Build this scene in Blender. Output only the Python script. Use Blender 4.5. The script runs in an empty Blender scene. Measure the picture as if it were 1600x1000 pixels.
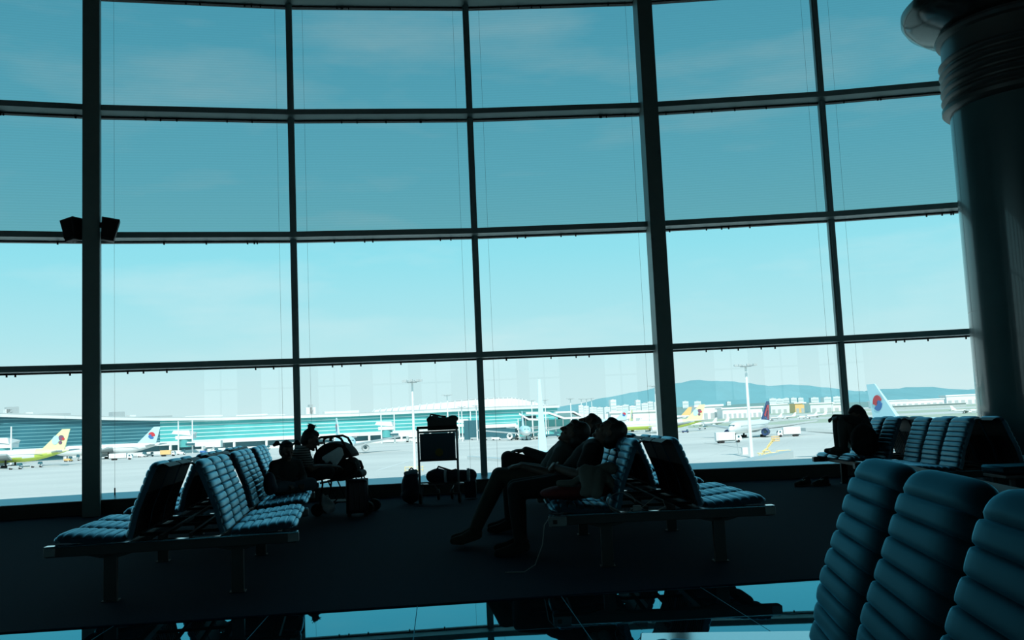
import bpy, bmesh, math, random
from mathutils import Vector, Matrix
random.seed(7)
R_ = math.radians
S = bpy.context.scene
COL = S.collection

# ------------------------------------------------------------------ camera
EYE = Vector((0, 0, 1.12)); FPX = 1510.4; PITCH = .102; ROLL = -.0443
_f = Vector((0, math.cos(PITCH), math.sin(PITCH))); _r = Vector((1, 0, 0)); _u = _r.cross(_f)
CR = math.cos(ROLL)*_r + math.sin(ROLL)*_u; CU = -math.sin(ROLL)*_r + math.cos(ROLL)*_u
cd = bpy.data.cameras.new('camera'); cam = bpy.data.objects.new('camera', cd); COL.objects.link(cam)
cd.sensor_width = 36; cd.lens = FPX*36/1600; cd.clip_end = 30000; cd.clip_start = .05
m = Matrix((CR, CU, -_f)).transposed().to_4x4(); m.translation = EYE; cam.matrix_world = m
S.camera = cam

# ------------------------------------------------------------------ exposure, sky, sun
S.view_settings.view_transform = 'Standard'; S.view_settings.look = 'None'
S.view_settings.exposure = 0; S.view_settings.gamma = 1; S.view_settings.use_curve_mapping = False
W = bpy.data.worlds.new('sky'); S.world = W; W.use_nodes = True
nt = W.node_tree; N = nt.nodes; K = nt.links; N.clear()
out = N.new('ShaderNodeOutputWorld'); bg = N.new('ShaderNodeBackground'); tc = N.new('ShaderNodeTexCoord')
sp = N.new('ShaderNodeSeparateXYZ'); K.new(tc.outputs['Generated'], sp.inputs[0])
ramp = N.new('ShaderNodeValToRGB'); mr = N.new('ShaderNodeMapRange')
mr.inputs[1].default_value = -.1; mr.inputs[2].default_value = .6
K.new(sp.outputs['Z'], mr.inputs[0]); K.new(mr.outputs[0], ramp.inputs[0])
def zpos(z): return (z+.1)/.7
stops = [(-.1, (.45, .52, .50)), (-.005, (.55, .66, .65)), (.0, (.70, .93, .95)), (.045, (.64, .91, .94)), (.09, (.50, .88, .94)),
         (.17, (.33, .83, .94)), (.25, (.25, .76, .93)), (.40, (.17, .64, .84)), (.6, (.10, .46, .68))]
cr = ramp.color_ramp; cr.elements.remove(cr.elements[1])
for i, (z, c) in enumerate(stops):
    e = cr.elements[0] if i == 0 else cr.elements.new(zpos(z))
    if i == 0: e.position = 0
    e.color = (*c, 1)
mp = N.new('ShaderNodeMapping'); mp.inputs['Scale'].default_value = (2.2, 2.2, 9.)
K.new(tc.outputs['Generated'], mp.inputs[0])
ns = N.new('ShaderNodeTexNoise'); ns.inputs['Scale'].default_value = 1.7; ns.inputs['Detail'].default_value = 7
ns.inputs['Roughness'].default_value = .55
K.new(mp.outputs[0], ns.inputs[0])
cl = N.new('ShaderNodeValToRGB'); cl.color_ramp.elements[0].position = .5; cl.color_ramp.elements[1].position = .78
K.new(ns.outputs[0], cl.inputs[0])
mul = N.new('ShaderNodeMath'); mul.operation = 'MULTIPLY'; mul.inputs[1].default_value = .45
K.new(cl.outputs[0], mul.inputs[0])
mx = N.new('ShaderNodeMixRGB'); mx.inputs[2].default_value = (.80, .97, .98, 1)
K.new(mul.outputs[0], mx.inputs[0]); K.new(ramp.outputs[0], mx.inputs[1])
K.new(mx.outputs[0], bg.inputs[0]); bg.inputs[1].default_value = 1.0
K.new(bg.outputs[0], out.inputs[0])
sd = bpy.data.lights.new('sun', 'SUN'); sd.energy = 4.6; sd.angle = R_(.6); sd.color = (1, .97, .9)
sun = bpy.data.objects.new('sun', sd); COL.objects.link(sun)
sun.rotation_euler = Vector((0, -.72, .74)).to_track_quat('Z', 'Y').to_euler()

# ------------------------------------------------------------------ pixel to place
def ray(x, y): return _f + CR*((x-800)/FPX) - CU*((y-500)/FPX)
def onz(x, y, z):
    d = ray(x, y); return EYE + d*((z-EYE.z)/d.z)
def aty(x, y, Y):
    d = ray(x, y); return EYE + d*(Y/d.y)
GZ = -12.0

# ------------------------------------------------------------------ materials
MATS = {}
def mat(name, col, rough=.6, metal=0, spec=.5, noise=0, nscale=8, bump=0, bscale=60, tint=None, coat=0, emit=None, ior=None):
    if name in MATS: return MATS[name]
    M = bpy.data.materials.new(name); M.use_nodes = True; t = M.node_tree; b = t.nodes['Principled BSDF']
    b.inputs['Base Color'].default_value = (*col, 1); b.inputs['Roughness'].default_value = rough
    b.inputs['Metallic'].default_value = metal; b.inputs['Specular IOR Level'].default_value = spec
    if tint: b.inputs['Specular Tint'].default_value = (*tint, 1)
    if coat: b.inputs['Coat Weight'].default_value = coat
    if ior: b.inputs['IOR'].default_value = ior
    if noise or bump:
        c = t.nodes.new('ShaderNodeTexCoord')
    if noise:
        n = t.nodes.new('ShaderNodeTexNoise'); n.inputs['Scale'].default_value = nscale; n.inputs['Detail'].default_value = 5
        t.links.new(c.outputs['Object'], n.inputs[0])
        x = t.nodes.new('ShaderNodeMixRGB'); x.blend_type = 'MULTIPLY'; x.inputs[0].default_value = 1
        r = t.nodes.new('ShaderNodeMapRange'); r.inputs[3].default_value = 1-noise; r.inputs[4].default_value = 1+noise
        t.links.new(n.outputs[0], r.inputs[0])
        x.inputs[1].default_value = (*col, 1); t.links.new(r.outputs[0], x.inputs[2])
        t.links.new(x.outputs[0], b.inputs['Base Color'])
    if bump:
        n = t.nodes.new('ShaderNodeTexNoise'); n.inputs['Scale'].default_value = bscale
        t.links.new(c.outputs['Object'], n.inputs[0])
        p = t.nodes.new('ShaderNodeBump'); p.inputs['Strength'].default_value = bump; p.inputs['Distance'].default_value = .01
        t.links.new(n.outputs[0], p.inputs['Height']); t.links.new(p.outputs[0], b.inputs['Normal'])
    MATS[name] = M; return M
def glass(name, tint, gloss=.9, rough=0.0):
    M = bpy.data.materials.new(name); M.use_nodes = True; t = M.node_tree; n = t.nodes; n.clear()
    o = n.new('ShaderNodeOutputMaterial'); x = n.new('ShaderNodeMixShader'); a = n.new('ShaderNodeBsdfTransparent')
    g = n.new('ShaderNodeBsdfGlossy'); fr = n.new('ShaderNodeFresnel'); fr.inputs[0].default_value = 1.45
    a.inputs[0].default_value = (*tint, 1); g.inputs['Roughness'].default_value = rough; g.inputs[0].default_value = (gloss, gloss, gloss, 1)
    t.links.new(fr.outputs[0], x.inputs[0]); t.links.new(a.outputs[0], x.inputs[1]); t.links.new(g.outputs[0], x.inputs[2])
    t.links.new(x.outputs[0], o.inputs[0]); MATS[name] = M; return M
M_clear = glass('clear_window_glass', (.965, .983, .985))
M_screen = glass('fritted_window_glass', (.65, .72, .725), .7)
# faint horizontal weave of the fritted panes
t = M_screen.node_tree; wv = t.nodes.new('ShaderNodeTexWave'); wv.bands_direction = 'Z'; wv.inputs['Scale'].default_value = 7.5; wv.inputs['Distortion'].default_value = .6
c_ = t.nodes.new('ShaderNodeTexCoord'); t.links.new(c_.outputs['Object'], wv.inputs[0])
mq = t.nodes.new('ShaderNodeMixRGB'); mq.inputs[1].default_value = (.64, .712, .72, 1); mq.inputs[2].default_value = (.655, .727, .735, 1)
t.links.new(wv.outputs[0], mq.inputs[0])
for nd in t.nodes:
    if nd.type == 'BSDF_TRANSPARENT': t.links.new(mq.outputs[0], nd.inputs[0])

M_frame = mat('window_frame_metal', (.26, .40, .40), .45, .2)
M_thick = mat('column_casing_metal', (.18, .28, .27), .5, .2, noise=.1)
M_sill = mat('sill_metal', (.72, .80, .80), .35, .8)
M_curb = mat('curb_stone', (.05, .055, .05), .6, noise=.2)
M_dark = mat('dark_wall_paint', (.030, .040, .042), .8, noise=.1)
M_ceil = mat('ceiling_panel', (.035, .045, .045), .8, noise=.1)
def leather(name, base, gl, rough, ior):
    M = mat(name, base, .6, spec=0, bump=.05, bscale=220); t = M.node_tree; o = t.nodes['Material Output']; b = t.nodes['Principled BSDF']
    x = t.nodes.new('ShaderNodeMixShader'); g = t.nodes.new('ShaderNodeBsdfGlossy'); fr = t.nodes.new('ShaderNodeFresnel'); fr.inputs[0].default_value = ior
    g.inputs[0].default_value = (*gl, 1); g.inputs['Roughness'].default_value = rough
    t.links.new(fr.outputs[0], x.inputs[0]); t.links.new(b.outputs[0], x.inputs[1]); t.links.new(g.outputs[0], x.inputs[2]); t.links.new(x.outputs[0], o.inputs[0]); return M
M_gloss = leather('glossy_navy_leather', (.012, .040, .060), (.48, .84, 1), .33, 1.75)  # brighter copy of the seat leather, for the benches catching window light
M_leather_shaded = leather('shaded_navy_leather', (.0030, .0150, .0210), (.20, .62, .80), .5, 1.16)  # darkened copy of the seat leather: foreground shade put into colour and gloss
M_shell = mat('black_plastic', (.008, .011, .013), .55, noise=.15)
M_rail = mat('dark_steel', (.014, .019, .020), .5, .1, noise=.1)
M_plate = mat('polished_steel_plate', (.38, .46, .50), .12, 1.0)
M_capm = mat('grey_cast_metal', (.16, .18, .18), .5, .5)
M_black = mat('black_cloth', (.007, .009, .010), .9, noise=.2, nscale=40)
M_char = mat('charcoal_cloth', (.022, .026, .027), .9, noise=.2, nscale=40)
M_khaki = mat('olive_cloth', (.040, .042, .032), .9, noise=.2, nscale=40)
M_greyc = mat('grey_cloth', (.06, .07, .068), .9, noise=.2, nscale=40)
M_cream = mat('cream_cloth', (.12, .125, .11), .95, noise=.12, nscale=30)
M_red = mat('red_cloth', (.12, .009, .008), .85, noise=.2, nscale=30)
M_skin = mat('skin', (.10, .062, .048), .55, noise=.06)
M_hair = mat('dark_hair', (.006, .006, .007), .55, noise=.3, nscale=90)
M_eye = mat('eye', (.02, .02, .02), .15)
M_navy = mat('navy_nylon', (.018, .03, .055), .7, noise=.2, nscale=25)
M_blue = mat('pale_blue_cloth', (.22, .38, .46), .8, noise=.15, nscale=20)
M_white = mat('white_cloth', (.72, .86, .88), .9, noise=.12, nscale=25)
M_plum = mat('plum_shell', (.035, .02, .035), .4)
M_rub = mat('black_rubber', (.01, .01, .01), .8)
M_wplas = mat('white_plastic', (.16, .17, .165), .5)
M_chrome = mat('brushed_steel', (.25, .28, .29), .35, .9)

# carpet: dark navy, fine loop noise
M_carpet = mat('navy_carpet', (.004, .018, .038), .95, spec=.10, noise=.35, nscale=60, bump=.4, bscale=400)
# polished floor tile with thin joints
def tile_mat():
    M = bpy.data.materials.new('polished_stone_tile'); M.use_nodes = True; t = M.node_tree; b = t.nodes['Principled BSDF']
    c = t.nodes.new('ShaderNodeTexCoord'); mp = t.nodes.new('ShaderNodeMapping'); mp.inputs['Rotation'].default_value = (0, 0, R_(-4.5)); mp.inputs['Location'].default_value = (.18, .12, 0)
    t.links.new(c.outputs['Object'], mp.inputs[0])
    br = t.nodes.new('ShaderNodeTexBrick'); br.offset = 0; br.inputs['Scale'].default_value = 1
    br.inputs['Brick Width'].default_value = .9; br.inputs['Row Height'].default_value = .9; br.inputs['Mortar Size'].default_value = .0025
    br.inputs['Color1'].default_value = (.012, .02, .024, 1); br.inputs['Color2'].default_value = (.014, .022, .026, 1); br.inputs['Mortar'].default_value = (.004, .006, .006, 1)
    t.links.new(mp.outputs[0], br.inputs[0]); t.links.new(br.outputs['Color'], b.inputs['Base Color'])
    rr = t.nodes.new('ShaderNodeMapRange'); rr.inputs[3].default_value = .012; rr.inputs[4].default_value = .7
    t.links.new(br.outputs['Fac'], rr.inputs[0]); t.links.new(rr.outputs[0], b.inputs['Roughness'])
    o = t.nodes['Material Output']; x = t.nodes.new('ShaderNodeMixShader'); g = t.nodes.new('ShaderNodeBsdfGlossy'); fr = t.nodes.new('ShaderNodeFresnel'); fr.inputs[0].default_value = 2.1
    g.inputs[0].default_value = (.27, .82, 1, 1); t.links.new(rr.outputs[0], g.inputs['Roughness']); b.inputs['Specular IOR Level'].default_value = 0
    t.links.new(fr.outputs[0], x.inputs[0]); t.links.new(b.outputs[0], x.inputs[1]); t.links.new(g.outputs[0], x.inputs[2]); t.links.new(x.outputs[0], o.inputs[0])
    return M
M_tile = tile_mat()
M_pillar = mat('glazed_panel_column', (.06, .14, .155), .20, .0, spec=.6, noise=.25, nscale=1.2, coat=.4)
M_ringm = mat('brushed_column_rings', (.12, .15, .15), .35, .5)
M_capital = mat('polished_capital', (.10, .12, .12), .16, .85, noise=.2, nscale=1.5)

# outside
def concrete():
    M = bpy.data.materials.new('apron_concrete'); M.use_nodes = True; t = M.node_tree; b = t.nodes['Principled BSDF']; b.inputs['Roughness'].default_value = .9
    c = t.nodes.new('ShaderNodeTexCoord'); n = t.nodes.new('ShaderNodeTexNoise'); n.inputs['Scale'].default_value = .012; n.inputs['Detail'].default_value = 6
    mp = t.nodes.new('ShaderNodeMapping'); mp.inputs['Scale'].default_value = (.5, 1.6, 1); mp.inputs['Rotation'].default_value = (0, 0, .25)
    t.links.new(c.outputs['Object'], mp.inputs[0]); t.links.new(mp.outputs[0], n.inputs[0])
    r = t.nodes.new('ShaderNodeValToRGB'); r.color_ramp.elements[0].color = (.50, .515, .49, 1); r.color_ramp.elements[1].color = (.64, .64, .60, 1)
    r.color_ramp.elements[0].position = .3; r.color_ramp.elements[1].position = .7
    t.links.new(n.outputs[0], r.inputs[0])
    br = t.nodes.new('ShaderNodeTexBrick'); br.offset = 0; br.inputs['Scale'].default_value = 1; br.inputs['Brick Width'].default_value = 15; br.inputs['Row Height'].default_value = 15
    br.inputs['Mortar Size'].default_value = .12; br.inputs['Color1'].default_value = (1, 1, 1, 1); br.inputs['Color2'].default_value = (.97, .97, .97, 1); br.inputs['Mortar'].default_value = (.86, .86, .86, 1)
    mp2 = t.nodes.new('ShaderNodeMapping'); mp2.inputs['Rotation'].default_value = (0, 0, .35)
    t.links.new(c.outputs['Object'], mp2.inputs[0]); t.links.new(mp2.outputs[0], br.inputs[0])
    x = t.nodes.new('ShaderNodeMixRGB'); x.blend_type = 'MULTIPLY'; x.inputs[0].default_value = 1
    t.links.new(r.outputs[0], x.inputs[1]); t.links.new(br.outputs[0], x.inputs[2]); t.links.new(x.outputs[0], b.inputs['Base Color'])
    return M
M_apron = concrete()
M_pw = mat('white_aircraft_paint', (.80, .83, .82), .35)
M_pblue = mat('sky_blue_aircraft_paint', (.50, .76, .82), .35)
M_lime = mat('lime_aircraft_paint', (.55, .66, .12), .4)
M_pale = mat('pale_lime_paint', (.78, .80, .42), .4)
M_pgrey = mat('wing_grey_paint', (.45, .50, .50), .45)
M_nvy = mat('navy_paint', (.03, .07, .17), .4)
M_rp = mat('red_paint', (.60, .05, .06), .4)
M_bp = mat('blue_paint', (.05, .17, .42), .4)
M_orange = mat('orange_paint', (.80, .52, .22), .5)
M_yel = mat('yellow_paint', (.80, .64, .30), .5)
M_purp = mat('plum_paint', (.20, .10, .16), .5)
M_tyre = mat('tyre', (.03, .03, .03), .9)
M_fan = mat('engine_fan', (.05, .09, .10), .4, .5)
M_bw = mat('white_cladding', (.78, .80, .78), .6)
M_bg = mat('grey_cladding', (.42, .47, .47), .6)
M_glt = mat('turquoise_glazing', (.10, .42, .42), .25, spec=.8)
M_gld = mat('dark_glazing', (.035, .13, .16), .2, spec=.6)
M_cityw = mat('pale_city_wall', (.70, .76, .75), .8)
M_cityg = mat('grey_city_wall', (.50, .58, .58), .8)
M_hill = mat('hazed_wooded_hill', (.17, .38, .41), .95, noise=.10, nscale=.004)  # distance haze mixed into the woodland base colour
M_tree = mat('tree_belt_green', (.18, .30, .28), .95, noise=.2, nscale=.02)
M_field = mat('airfield_grass', (.40, .46, .36), .95, noise=.12, nscale=.01)
M_mast = mat('mast_white', (.80, .82, .80), .5)
M_line = mat('apron_marking_white', (.72, .74, .72), .8)
M_linedk = mat('apron_marking_dark', (.26, .29, .29), .8)
def facade(name, glass_c, line_c, pitch, frac):
    M = bpy.data.materials.new(name); M.use_nodes = True; t = M.node_tree; b = t.nodes['Principled BSDF']; b.inputs['Roughness'].default_value = .3
    c = t.nodes.new('ShaderNodeTexCoord'); s = t.nodes.new('ShaderNodeSeparateXYZ'); t.links.new(c.outputs['Object'], s.inputs[0])
    d = t.nodes.new('ShaderNodeMath'); d.operation = 'DIVIDE'; d.inputs[1].default_value = pitch; t.links.new(s.outputs['Z'], d.inputs[0])
    f = t.nodes.new('ShaderNodeMath'); f.operation = 'FRACT'; t.links.new(d.outputs[0], f.inputs[0])
    l = t.nodes.new('ShaderNodeMath'); l.operation = 'LESS_THAN'; l.inputs[1].default_value = frac; t.links.new(f.outputs[0], l.inputs[0])
    n = t.nodes.new('ShaderNodeTexNoise'); n.inputs['Scale'].default_value = .06; n.inputs['Detail'].default_value = 4; t.links.new(c.outputs['Object'], n.inputs[0])
    g = t.nodes.new('ShaderNodeMixRGB'); g.inputs[1].default_value = (*[v*.65 for v in glass_c], 1); g.inputs[2].default_value = (*[v*1.35 for v in glass_c], 1); t.links.new(n.outputs[0], g.inputs[0])
    x = t.nodes.new('ShaderNodeMixRGB'); x.inputs[2].default_value = (*line_c, 1); t.links.new(l.outputs[0], x.inputs[0]); t.links.new(g.outputs[0], x.inputs[1])
    t.links.new(x.outputs[0], b.inputs['Base Color']); return M
M_facL = facade('dimmed_teal_louvred_glazing', (.035, .16, .20), (.16, .38, .42), 2.2, .2)  # left stretch of the same facade, dimmer sky reflection put into its colour
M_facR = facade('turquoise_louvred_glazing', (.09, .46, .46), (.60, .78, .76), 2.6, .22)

# ------------------------------------------------------------------ mesh helpers
class MB:
    def __init__(s): s.v = []; s.f = []; s.mi = []; s.cur = 0
    def add(s, vs, fs):
        o = len(s.v); s.v += [tuple(v) for v in vs]; s.f += [tuple(i+o for i in f) for f in fs]; s.mi += [s.cur]*len(fs); return s
    def box(s, c, d, rot=None):
        vs = []
        for z in (-.5, .5):
            for x, y in ((-.5, -.5), (.5, -.5), (.5, .5), (-.5, .5)):
                p = Vector((x*d[0], y*d[1], z*d[2]))
                if rot is not None: p = rot @ p
                vs.append(p+Vector(c))
        return s.add(vs, [(3, 2, 1, 0), (4, 5, 6, 7), (0, 1, 5, 4), (1, 2, 6, 5), (2, 3, 7, 6), (3, 0, 4, 7)])
    def span(s, a, b):
        return s.box([(a[i]+b[i])/2 for i in range(3)], [abs(b[i]-a[i]) for i in range(3)])
    def tube(s, pts, r, n=8, closed=False):
        pts = [Vector(p) for p in pts]; rs = r if isinstance(r, (list, tuple)) else [r]*len(pts); vs = []; fs = []; L = len(pts); side = None
        for i, p in enumerate(pts):
            if closed: d = pts[(i+1) % L]-pts[i-1]
            else: d = pts[min(i+1, L-1)]-pts[max(i-1, 0)]
            d = d.normalized() if d.length > 1e-9 else Vector((0, 0, 1))
            if side is None: side = d.orthogonal().normalized()
            else:
                side = side - d*side.dot(d)
                side = side.normalized() if side.length > 1e-6 else d.orthogonal().normalized()
            up = d.cross(side)
            for k in range(n):
                a = 2*math.pi*k/n; vs.append(p + (side*math.cos(a)+up*math.sin(a))*rs[i])
        m = L if closed else L-1
        for i in range(m):
            for k in range(n):
                a = i*n+k; b = i*n+(k+1) % n; c = ((i+1) % L)*n+(k+1) % n; d = ((i+1) % L)*n+k
                fs.append((a, b, c, d))
        if not closed: fs.append(tuple(range(n-1, -1, -1))); fs.append(tuple((L-1)*n+k for k in range(n)))
        return s.add(vs, fs)
    def lathe(s, prof, n=48, mtx=None, a0=0, a1=2*math.pi):
        vs = []; fs = []
        for r, z in prof:
            for k in range(n):
                a = a0+(a1-a0)*k/n; p = Vector((max(r, 1e-5)*math.cos(a), max(r, 1e-5)*math.sin(a), z))
                vs.append(mtx @ p if mtx is not None else p)
        for i in range(len(prof)-1):
            for k in range(n):
                fs.append((i*n+k, i*n+(k+1) % n, (i+1)*n+(k+1) % n, (i+1)*n+k))
        fs.append(tuple(range(n-1, -1, -1))); fs.append(tuple((len(prof)-1)*n+k for k in range(n)))
        return s.add(vs, fs)
    def prism(s, a, b):           # two matching outlines
        n = len(a); vs = list(a)+list(b)
        fs = [tuple(range(n-1, -1, -1)), tuple(range(n, 2*n))]+[(i, (i+1) % n, n+(i+1) % n, n+i) for i in range(n)]
        return s.add(vs, fs)
    def cap(s, p0, r0, p1, r1, n=14):
        p0 = Vector(p0); p1 = Vector(p1); d = p1-p0; L = d.length
        if L < 1e-6: return s.ell(p0, (r0, r0, r0))
        d = d/L; pts = []; rs = []
        for k in range(5):
            a = math.pi/2*k/5; pts.append(p0-d*r0*math.cos(a)); rs.append(max(r0*math.sin(a), 1e-4))
        pts.append(p0); rs.append(r0); pts.append(p1); rs.append(r1)
        for k in range(1, 6):
            a = math.pi/2*k/5; pts.append(p1+d*r1*math.sin(a)); rs.append(max(r1*math.cos(a), 1e-4))
        return s.tube(pts, rs, n)
    def ell(s, c, r, rot=None, n=18):
        c = Vector(c); m = n//2; vs = []; fs = []
        for i in range(m+1):
            th = math.pi*i/m
            for k in range(n):
                a = 2*math.pi*k/n; q = max(math.sin(th), 1e-4)
                p = Vector((r[0]*q*math.cos(a), r[1]*q*math.sin(a), -r[2]*math.cos(th)))
                vs.append(c+(rot @ p if rot is not None else p))
        for i in range(m):
            for k in range(n): fs.append((i*n+k, i*n+(k+1) % n, (i+1)*n+(k+1) % n, (i+1)*n+k))
        return s.add(vs, fs)
    def mesh(s, name, mats, smooth=35):
        me = bpy.data.meshes.new(name); me.from_pydata(s.v, [], s.f)
        for q in (mats if isinstance(mats, (list, tuple)) else [mats]): me.materials.append(q)
        if isinstance(mats, (list, tuple)) and len(mats) > 1: me.polygons.foreach_set('material_index', s.mi)
        if smooth is not None:
            me.polygons.foreach_set('use_smooth', [True]*len(me.polygons)); me.set_sharp_from_angle(angle=R_(smooth))
        me.update(); return me
    def build(s, name, mats, parent=None, smooth=35, bevel=0):
        return link(name, s.mesh(name, mats, smooth), parent, bevel)
def link(name, me, parent=None, bevel=0):
    o = bpy.data.objects.new(name, me); COL.objects.link(o)
    if parent: o.parent = parent
    if bevel:
        b = o.modifiers.new('bevel', 'BEVEL'); b.width = bevel; b.segments = 2; b.limit_method = 'ANGLE'
    return o
def tag(o, label, cat, group=None):
    o['label'] = label; o['category'] = cat
    if group: o['group'] = group
    return o
def thing(name, label, cat, loc=(0, 0, 0), rz=0, group=None):
    o = bpy.data.objects.new(name, None); o.empty_display_size = .1; COL.objects.link(o); o.location = loc; o.rotation_euler = (0, 0, rz)
    return tag(o, label, cat, group)
def struct(o): o['kind'] = 'structure'; return o
def remesh(mb, name, material, parent, voxel=.007, smooth_it=4, sub=0):
    me = mb.mesh(name+'_raw', material, None); o = bpy.data.objects.new('raw', me); COL.objects.link(o)
    r = o.modifiers.new('r', 'REMESH'); r.mode = 'VOXEL'; r.voxel_size = voxel; r.use_smooth_shade = True
    if smooth_it:
        q = o.modifiers.new('s', 'SMOOTH'); q.iterations = smooth_it; q.factor = .5
    dg = bpy.context.evaluated_depsgraph_get(); ev = o.evaluated_get(dg); nm = bpy.data.meshes.new_from_object(ev)
    bpy.data.objects.remove(o); bpy.data.meshes.remove(me); nm.name = name
    nm.materials.clear(); nm.materials.append(material)
    nm.polygons.foreach_set('use_smooth', [True]*len(nm.polygons))
    return link(name, nm, parent)

# ------------------------------------------------------------------ the curved window wall
RW, CXW, CYW, A0, DA = 31.709, 1.931, -16.337, -.259, .0907
def wp(i, dr=0, z=0):
    a = A0+DA*i; return Vector((CXW+(RW+dr)*math.sin(a), CYW+(RW+dr)*math.cos(a), z))
ZS, ZT = .20, [2.20, 4.194, 6.17, 8.10, 10.05]     # sill top, tops of the transoms
GD = .36                                            # glass lies this far behind the transom fronts
I0, I1 = -4, 10
TH = .088
trim_no = [0]
def trim(mb, m=None, bevel=0):
    trim_no[0] += 1; return struct(mb.build('trim_%d' % trim_no[0], m or M_frame, None, 35, bevel))
for zt in ZT:                                       # transoms, one straight piece per bay
    for i in range(I0, I1):
        mb = MB(); a, b, c, d = wp(i), wp(i+1), wp(i+1, GD+.06), wp(i, GD+.06)
        mb.prism([p+Vector((0, 0, zt-TH)) for p in (a, b, c, d)], [p+Vector((0, 0, zt)) for p in (a, b, c, d)])
        trim(mb)
        mb = MB()                                   # dark glazing bead under the pane head
        a, b, c, d = wp(i, GD-.05), wp(i+1, GD-.05), wp(i+1, GD+.05), wp(i, GD+.05)
        mb.prism([p+Vector((0, 0, zt-TH-.02)) for p in (a, b, c, d)], [p+Vector((0, 0, zt-TH)) for p in (a, b, c, d)])
        for k in range(5):
            q = wp(i+random.uniform(.1, .9), GD-.08); mb.box(q+Vector((0, 0, zt-TH-.03)), (.02, .02, .05))
        trim(mb, M_shell)
for i in range(I0, I1+1):                           # uprights
    mb = MB()
    if i % 3 == 0:
        ang = {0: R_(21.6), 3: R_(-3.2)}.get(i, -(A0+DA*i)); rot = Matrix.Rotation(ang, 3, 'Z'); p = wp(i, -.50)
        c = p + rot @ Vector((0, .42, 0)); mb.box(c+Vector((0, 0, 5.1)), (.235, .84, 10.2), rot)
        trim(mb, M_thick, .006)
    else:
        rot = Matrix.Rotation(-(A0+DA*i), 3, 'Z'); p = wp(i, .20)
        for dx, w_, dy, dp in ((0, .05, 0, .2), (-.035, .03, .04, .14), (.035, .03, .04, .14)):
            mb.box(p + rot @ Vector((dx, dy+dp/2, 5.1)), (w_, dp, 10.2), rot)
        trim(mb, M_frame)
win_no = 0
rows = [ZS+.05]+ZT
for i in range(I0, I1):                             # panes
    for k in range(5):
        win_no += 1; mb = MB(); a, b = wp(i, GD), wp(i+1, GD); c, d = wp(i+1, GD+.012), wp(i, GD+.012)
        z0 = rows[k] if k == 0 else rows[k]-.01; z1 = rows[k+1]-TH
        mb.prism([p+Vector((0, 0, z0)) for p in (a, b, c, d)], [p+Vector((0, 0, z1)) for p in (a, b, c, d)])
        struct(mb.build('window_%d' % win_no, M_clear if k < 2 else M_screen, None, None))
for i in range(I0, I1):                             # vertical guide wires, two in each bay, with a tensioner at the sill
    mb = MB()
    for fr in (.075, .925):
        p = wp(i+fr, GD-.12); mb.tube([p+Vector((0, 0, ZS+.02)), p+Vector((0, 0, 10))], .0017, 5)
        mb.tube([p+Vector((0, 0, ZS+.02)), p+Vector((0, 0, ZS+.16))], .011, 6)
    trim(mb, M_shell)
for i in range(I0, I1):                             # curb under the glass and its metal sill
    mb = MB(); a, b, c, d = wp(i), wp(i+1), wp(i+1, GD+.06), wp(i, GD+.06)
    mb.prism(list((a, b, c, d)), [p+Vector((0, 0, ZS)) for p in (a, b)]+[p+Vector((0, 0, ZS)) for p in (c, d)])
    trim_no[0] += 1; struct(mb.build('trim_%d' % trim_no[0], M_curb))
    mb = MB(); up = .085
    a, b, c, d = wp(i, .03), wp(i+1, .03), wp(i+1, GD), wp(i, GD)
    mb.prism([p+Vector((0, 0, ZS)) for p in (a, b, c, d)], [a+Vector((0, 0, ZS+.008)), b+Vector((0, 0, ZS+.008)), c+Vector((0, 0, ZS+up)), d+Vector((0, 0, ZS+up))])
    trim(mb, M_sill)

# ------------------------------------------------------------------ floor, ceiling, other walls
pl, pr_ = wp(I0), wp(I1)
arc = [wp(I0+(I1-I0)*k/44.) for k in range(45)]
def slab(name, pts, z0, z1, m):
    mb = MB(); mb.prism([Vector((p[0], p[1], z0)) for p in pts], [Vector((p[0], p[1], z1)) for p in pts]); return struct(mb.build(name, m, None, None))
YB = -9.0
e0 = onz(0, 990, 0); e1 = onz(1280, 905, 0); sl = (e1.y-e0.y)/(e1.x-e0.x)
def edge_y(x): return e0.y+sl*(x-e0.x)
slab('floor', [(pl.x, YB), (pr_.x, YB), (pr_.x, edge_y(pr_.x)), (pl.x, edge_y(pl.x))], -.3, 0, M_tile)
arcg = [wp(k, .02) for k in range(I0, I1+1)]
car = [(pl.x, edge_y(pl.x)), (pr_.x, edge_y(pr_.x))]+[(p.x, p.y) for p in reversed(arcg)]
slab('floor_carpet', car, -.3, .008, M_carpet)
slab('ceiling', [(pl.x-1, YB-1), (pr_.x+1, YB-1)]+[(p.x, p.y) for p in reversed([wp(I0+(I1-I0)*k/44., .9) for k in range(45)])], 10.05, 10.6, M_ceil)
def wall(name, a, b, th):
    mb = MB(); a = Vector((a[0], a[1], 0)); b = Vector((b[0], b[1], 0)); n = Vector((-(b-a).y, (b-a).x, 0)).normalized()*th
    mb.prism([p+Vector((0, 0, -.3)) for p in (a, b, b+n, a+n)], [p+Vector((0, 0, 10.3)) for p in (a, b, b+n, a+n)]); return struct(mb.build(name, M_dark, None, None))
bw = [(-9.2, 1.5), (-6.6, 1.5), (-2.0, 1.3), (.2, 1.5), (2.2, 1.3), (5.4, 1.4), (7.4, 1.4), (9.6, 1.4)]   # unseen windows of the opposite side, put in for pane reflections and fill light: (left edge, width)
mb = MB(); zb0, zb1 = 1.5, 3.7
mb.span((pl.x, YB-.3, -.3), (pr_.x, YB, zb0)); mb.span((pl.x, YB-.3, zb1), (pr_.x, YB, 10.3)); xq = pl.x
for x0, w_ in bw:
    mb.span((xq, YB-.3, zb0), (x0, YB, zb1)); xq = x0+w_
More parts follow.
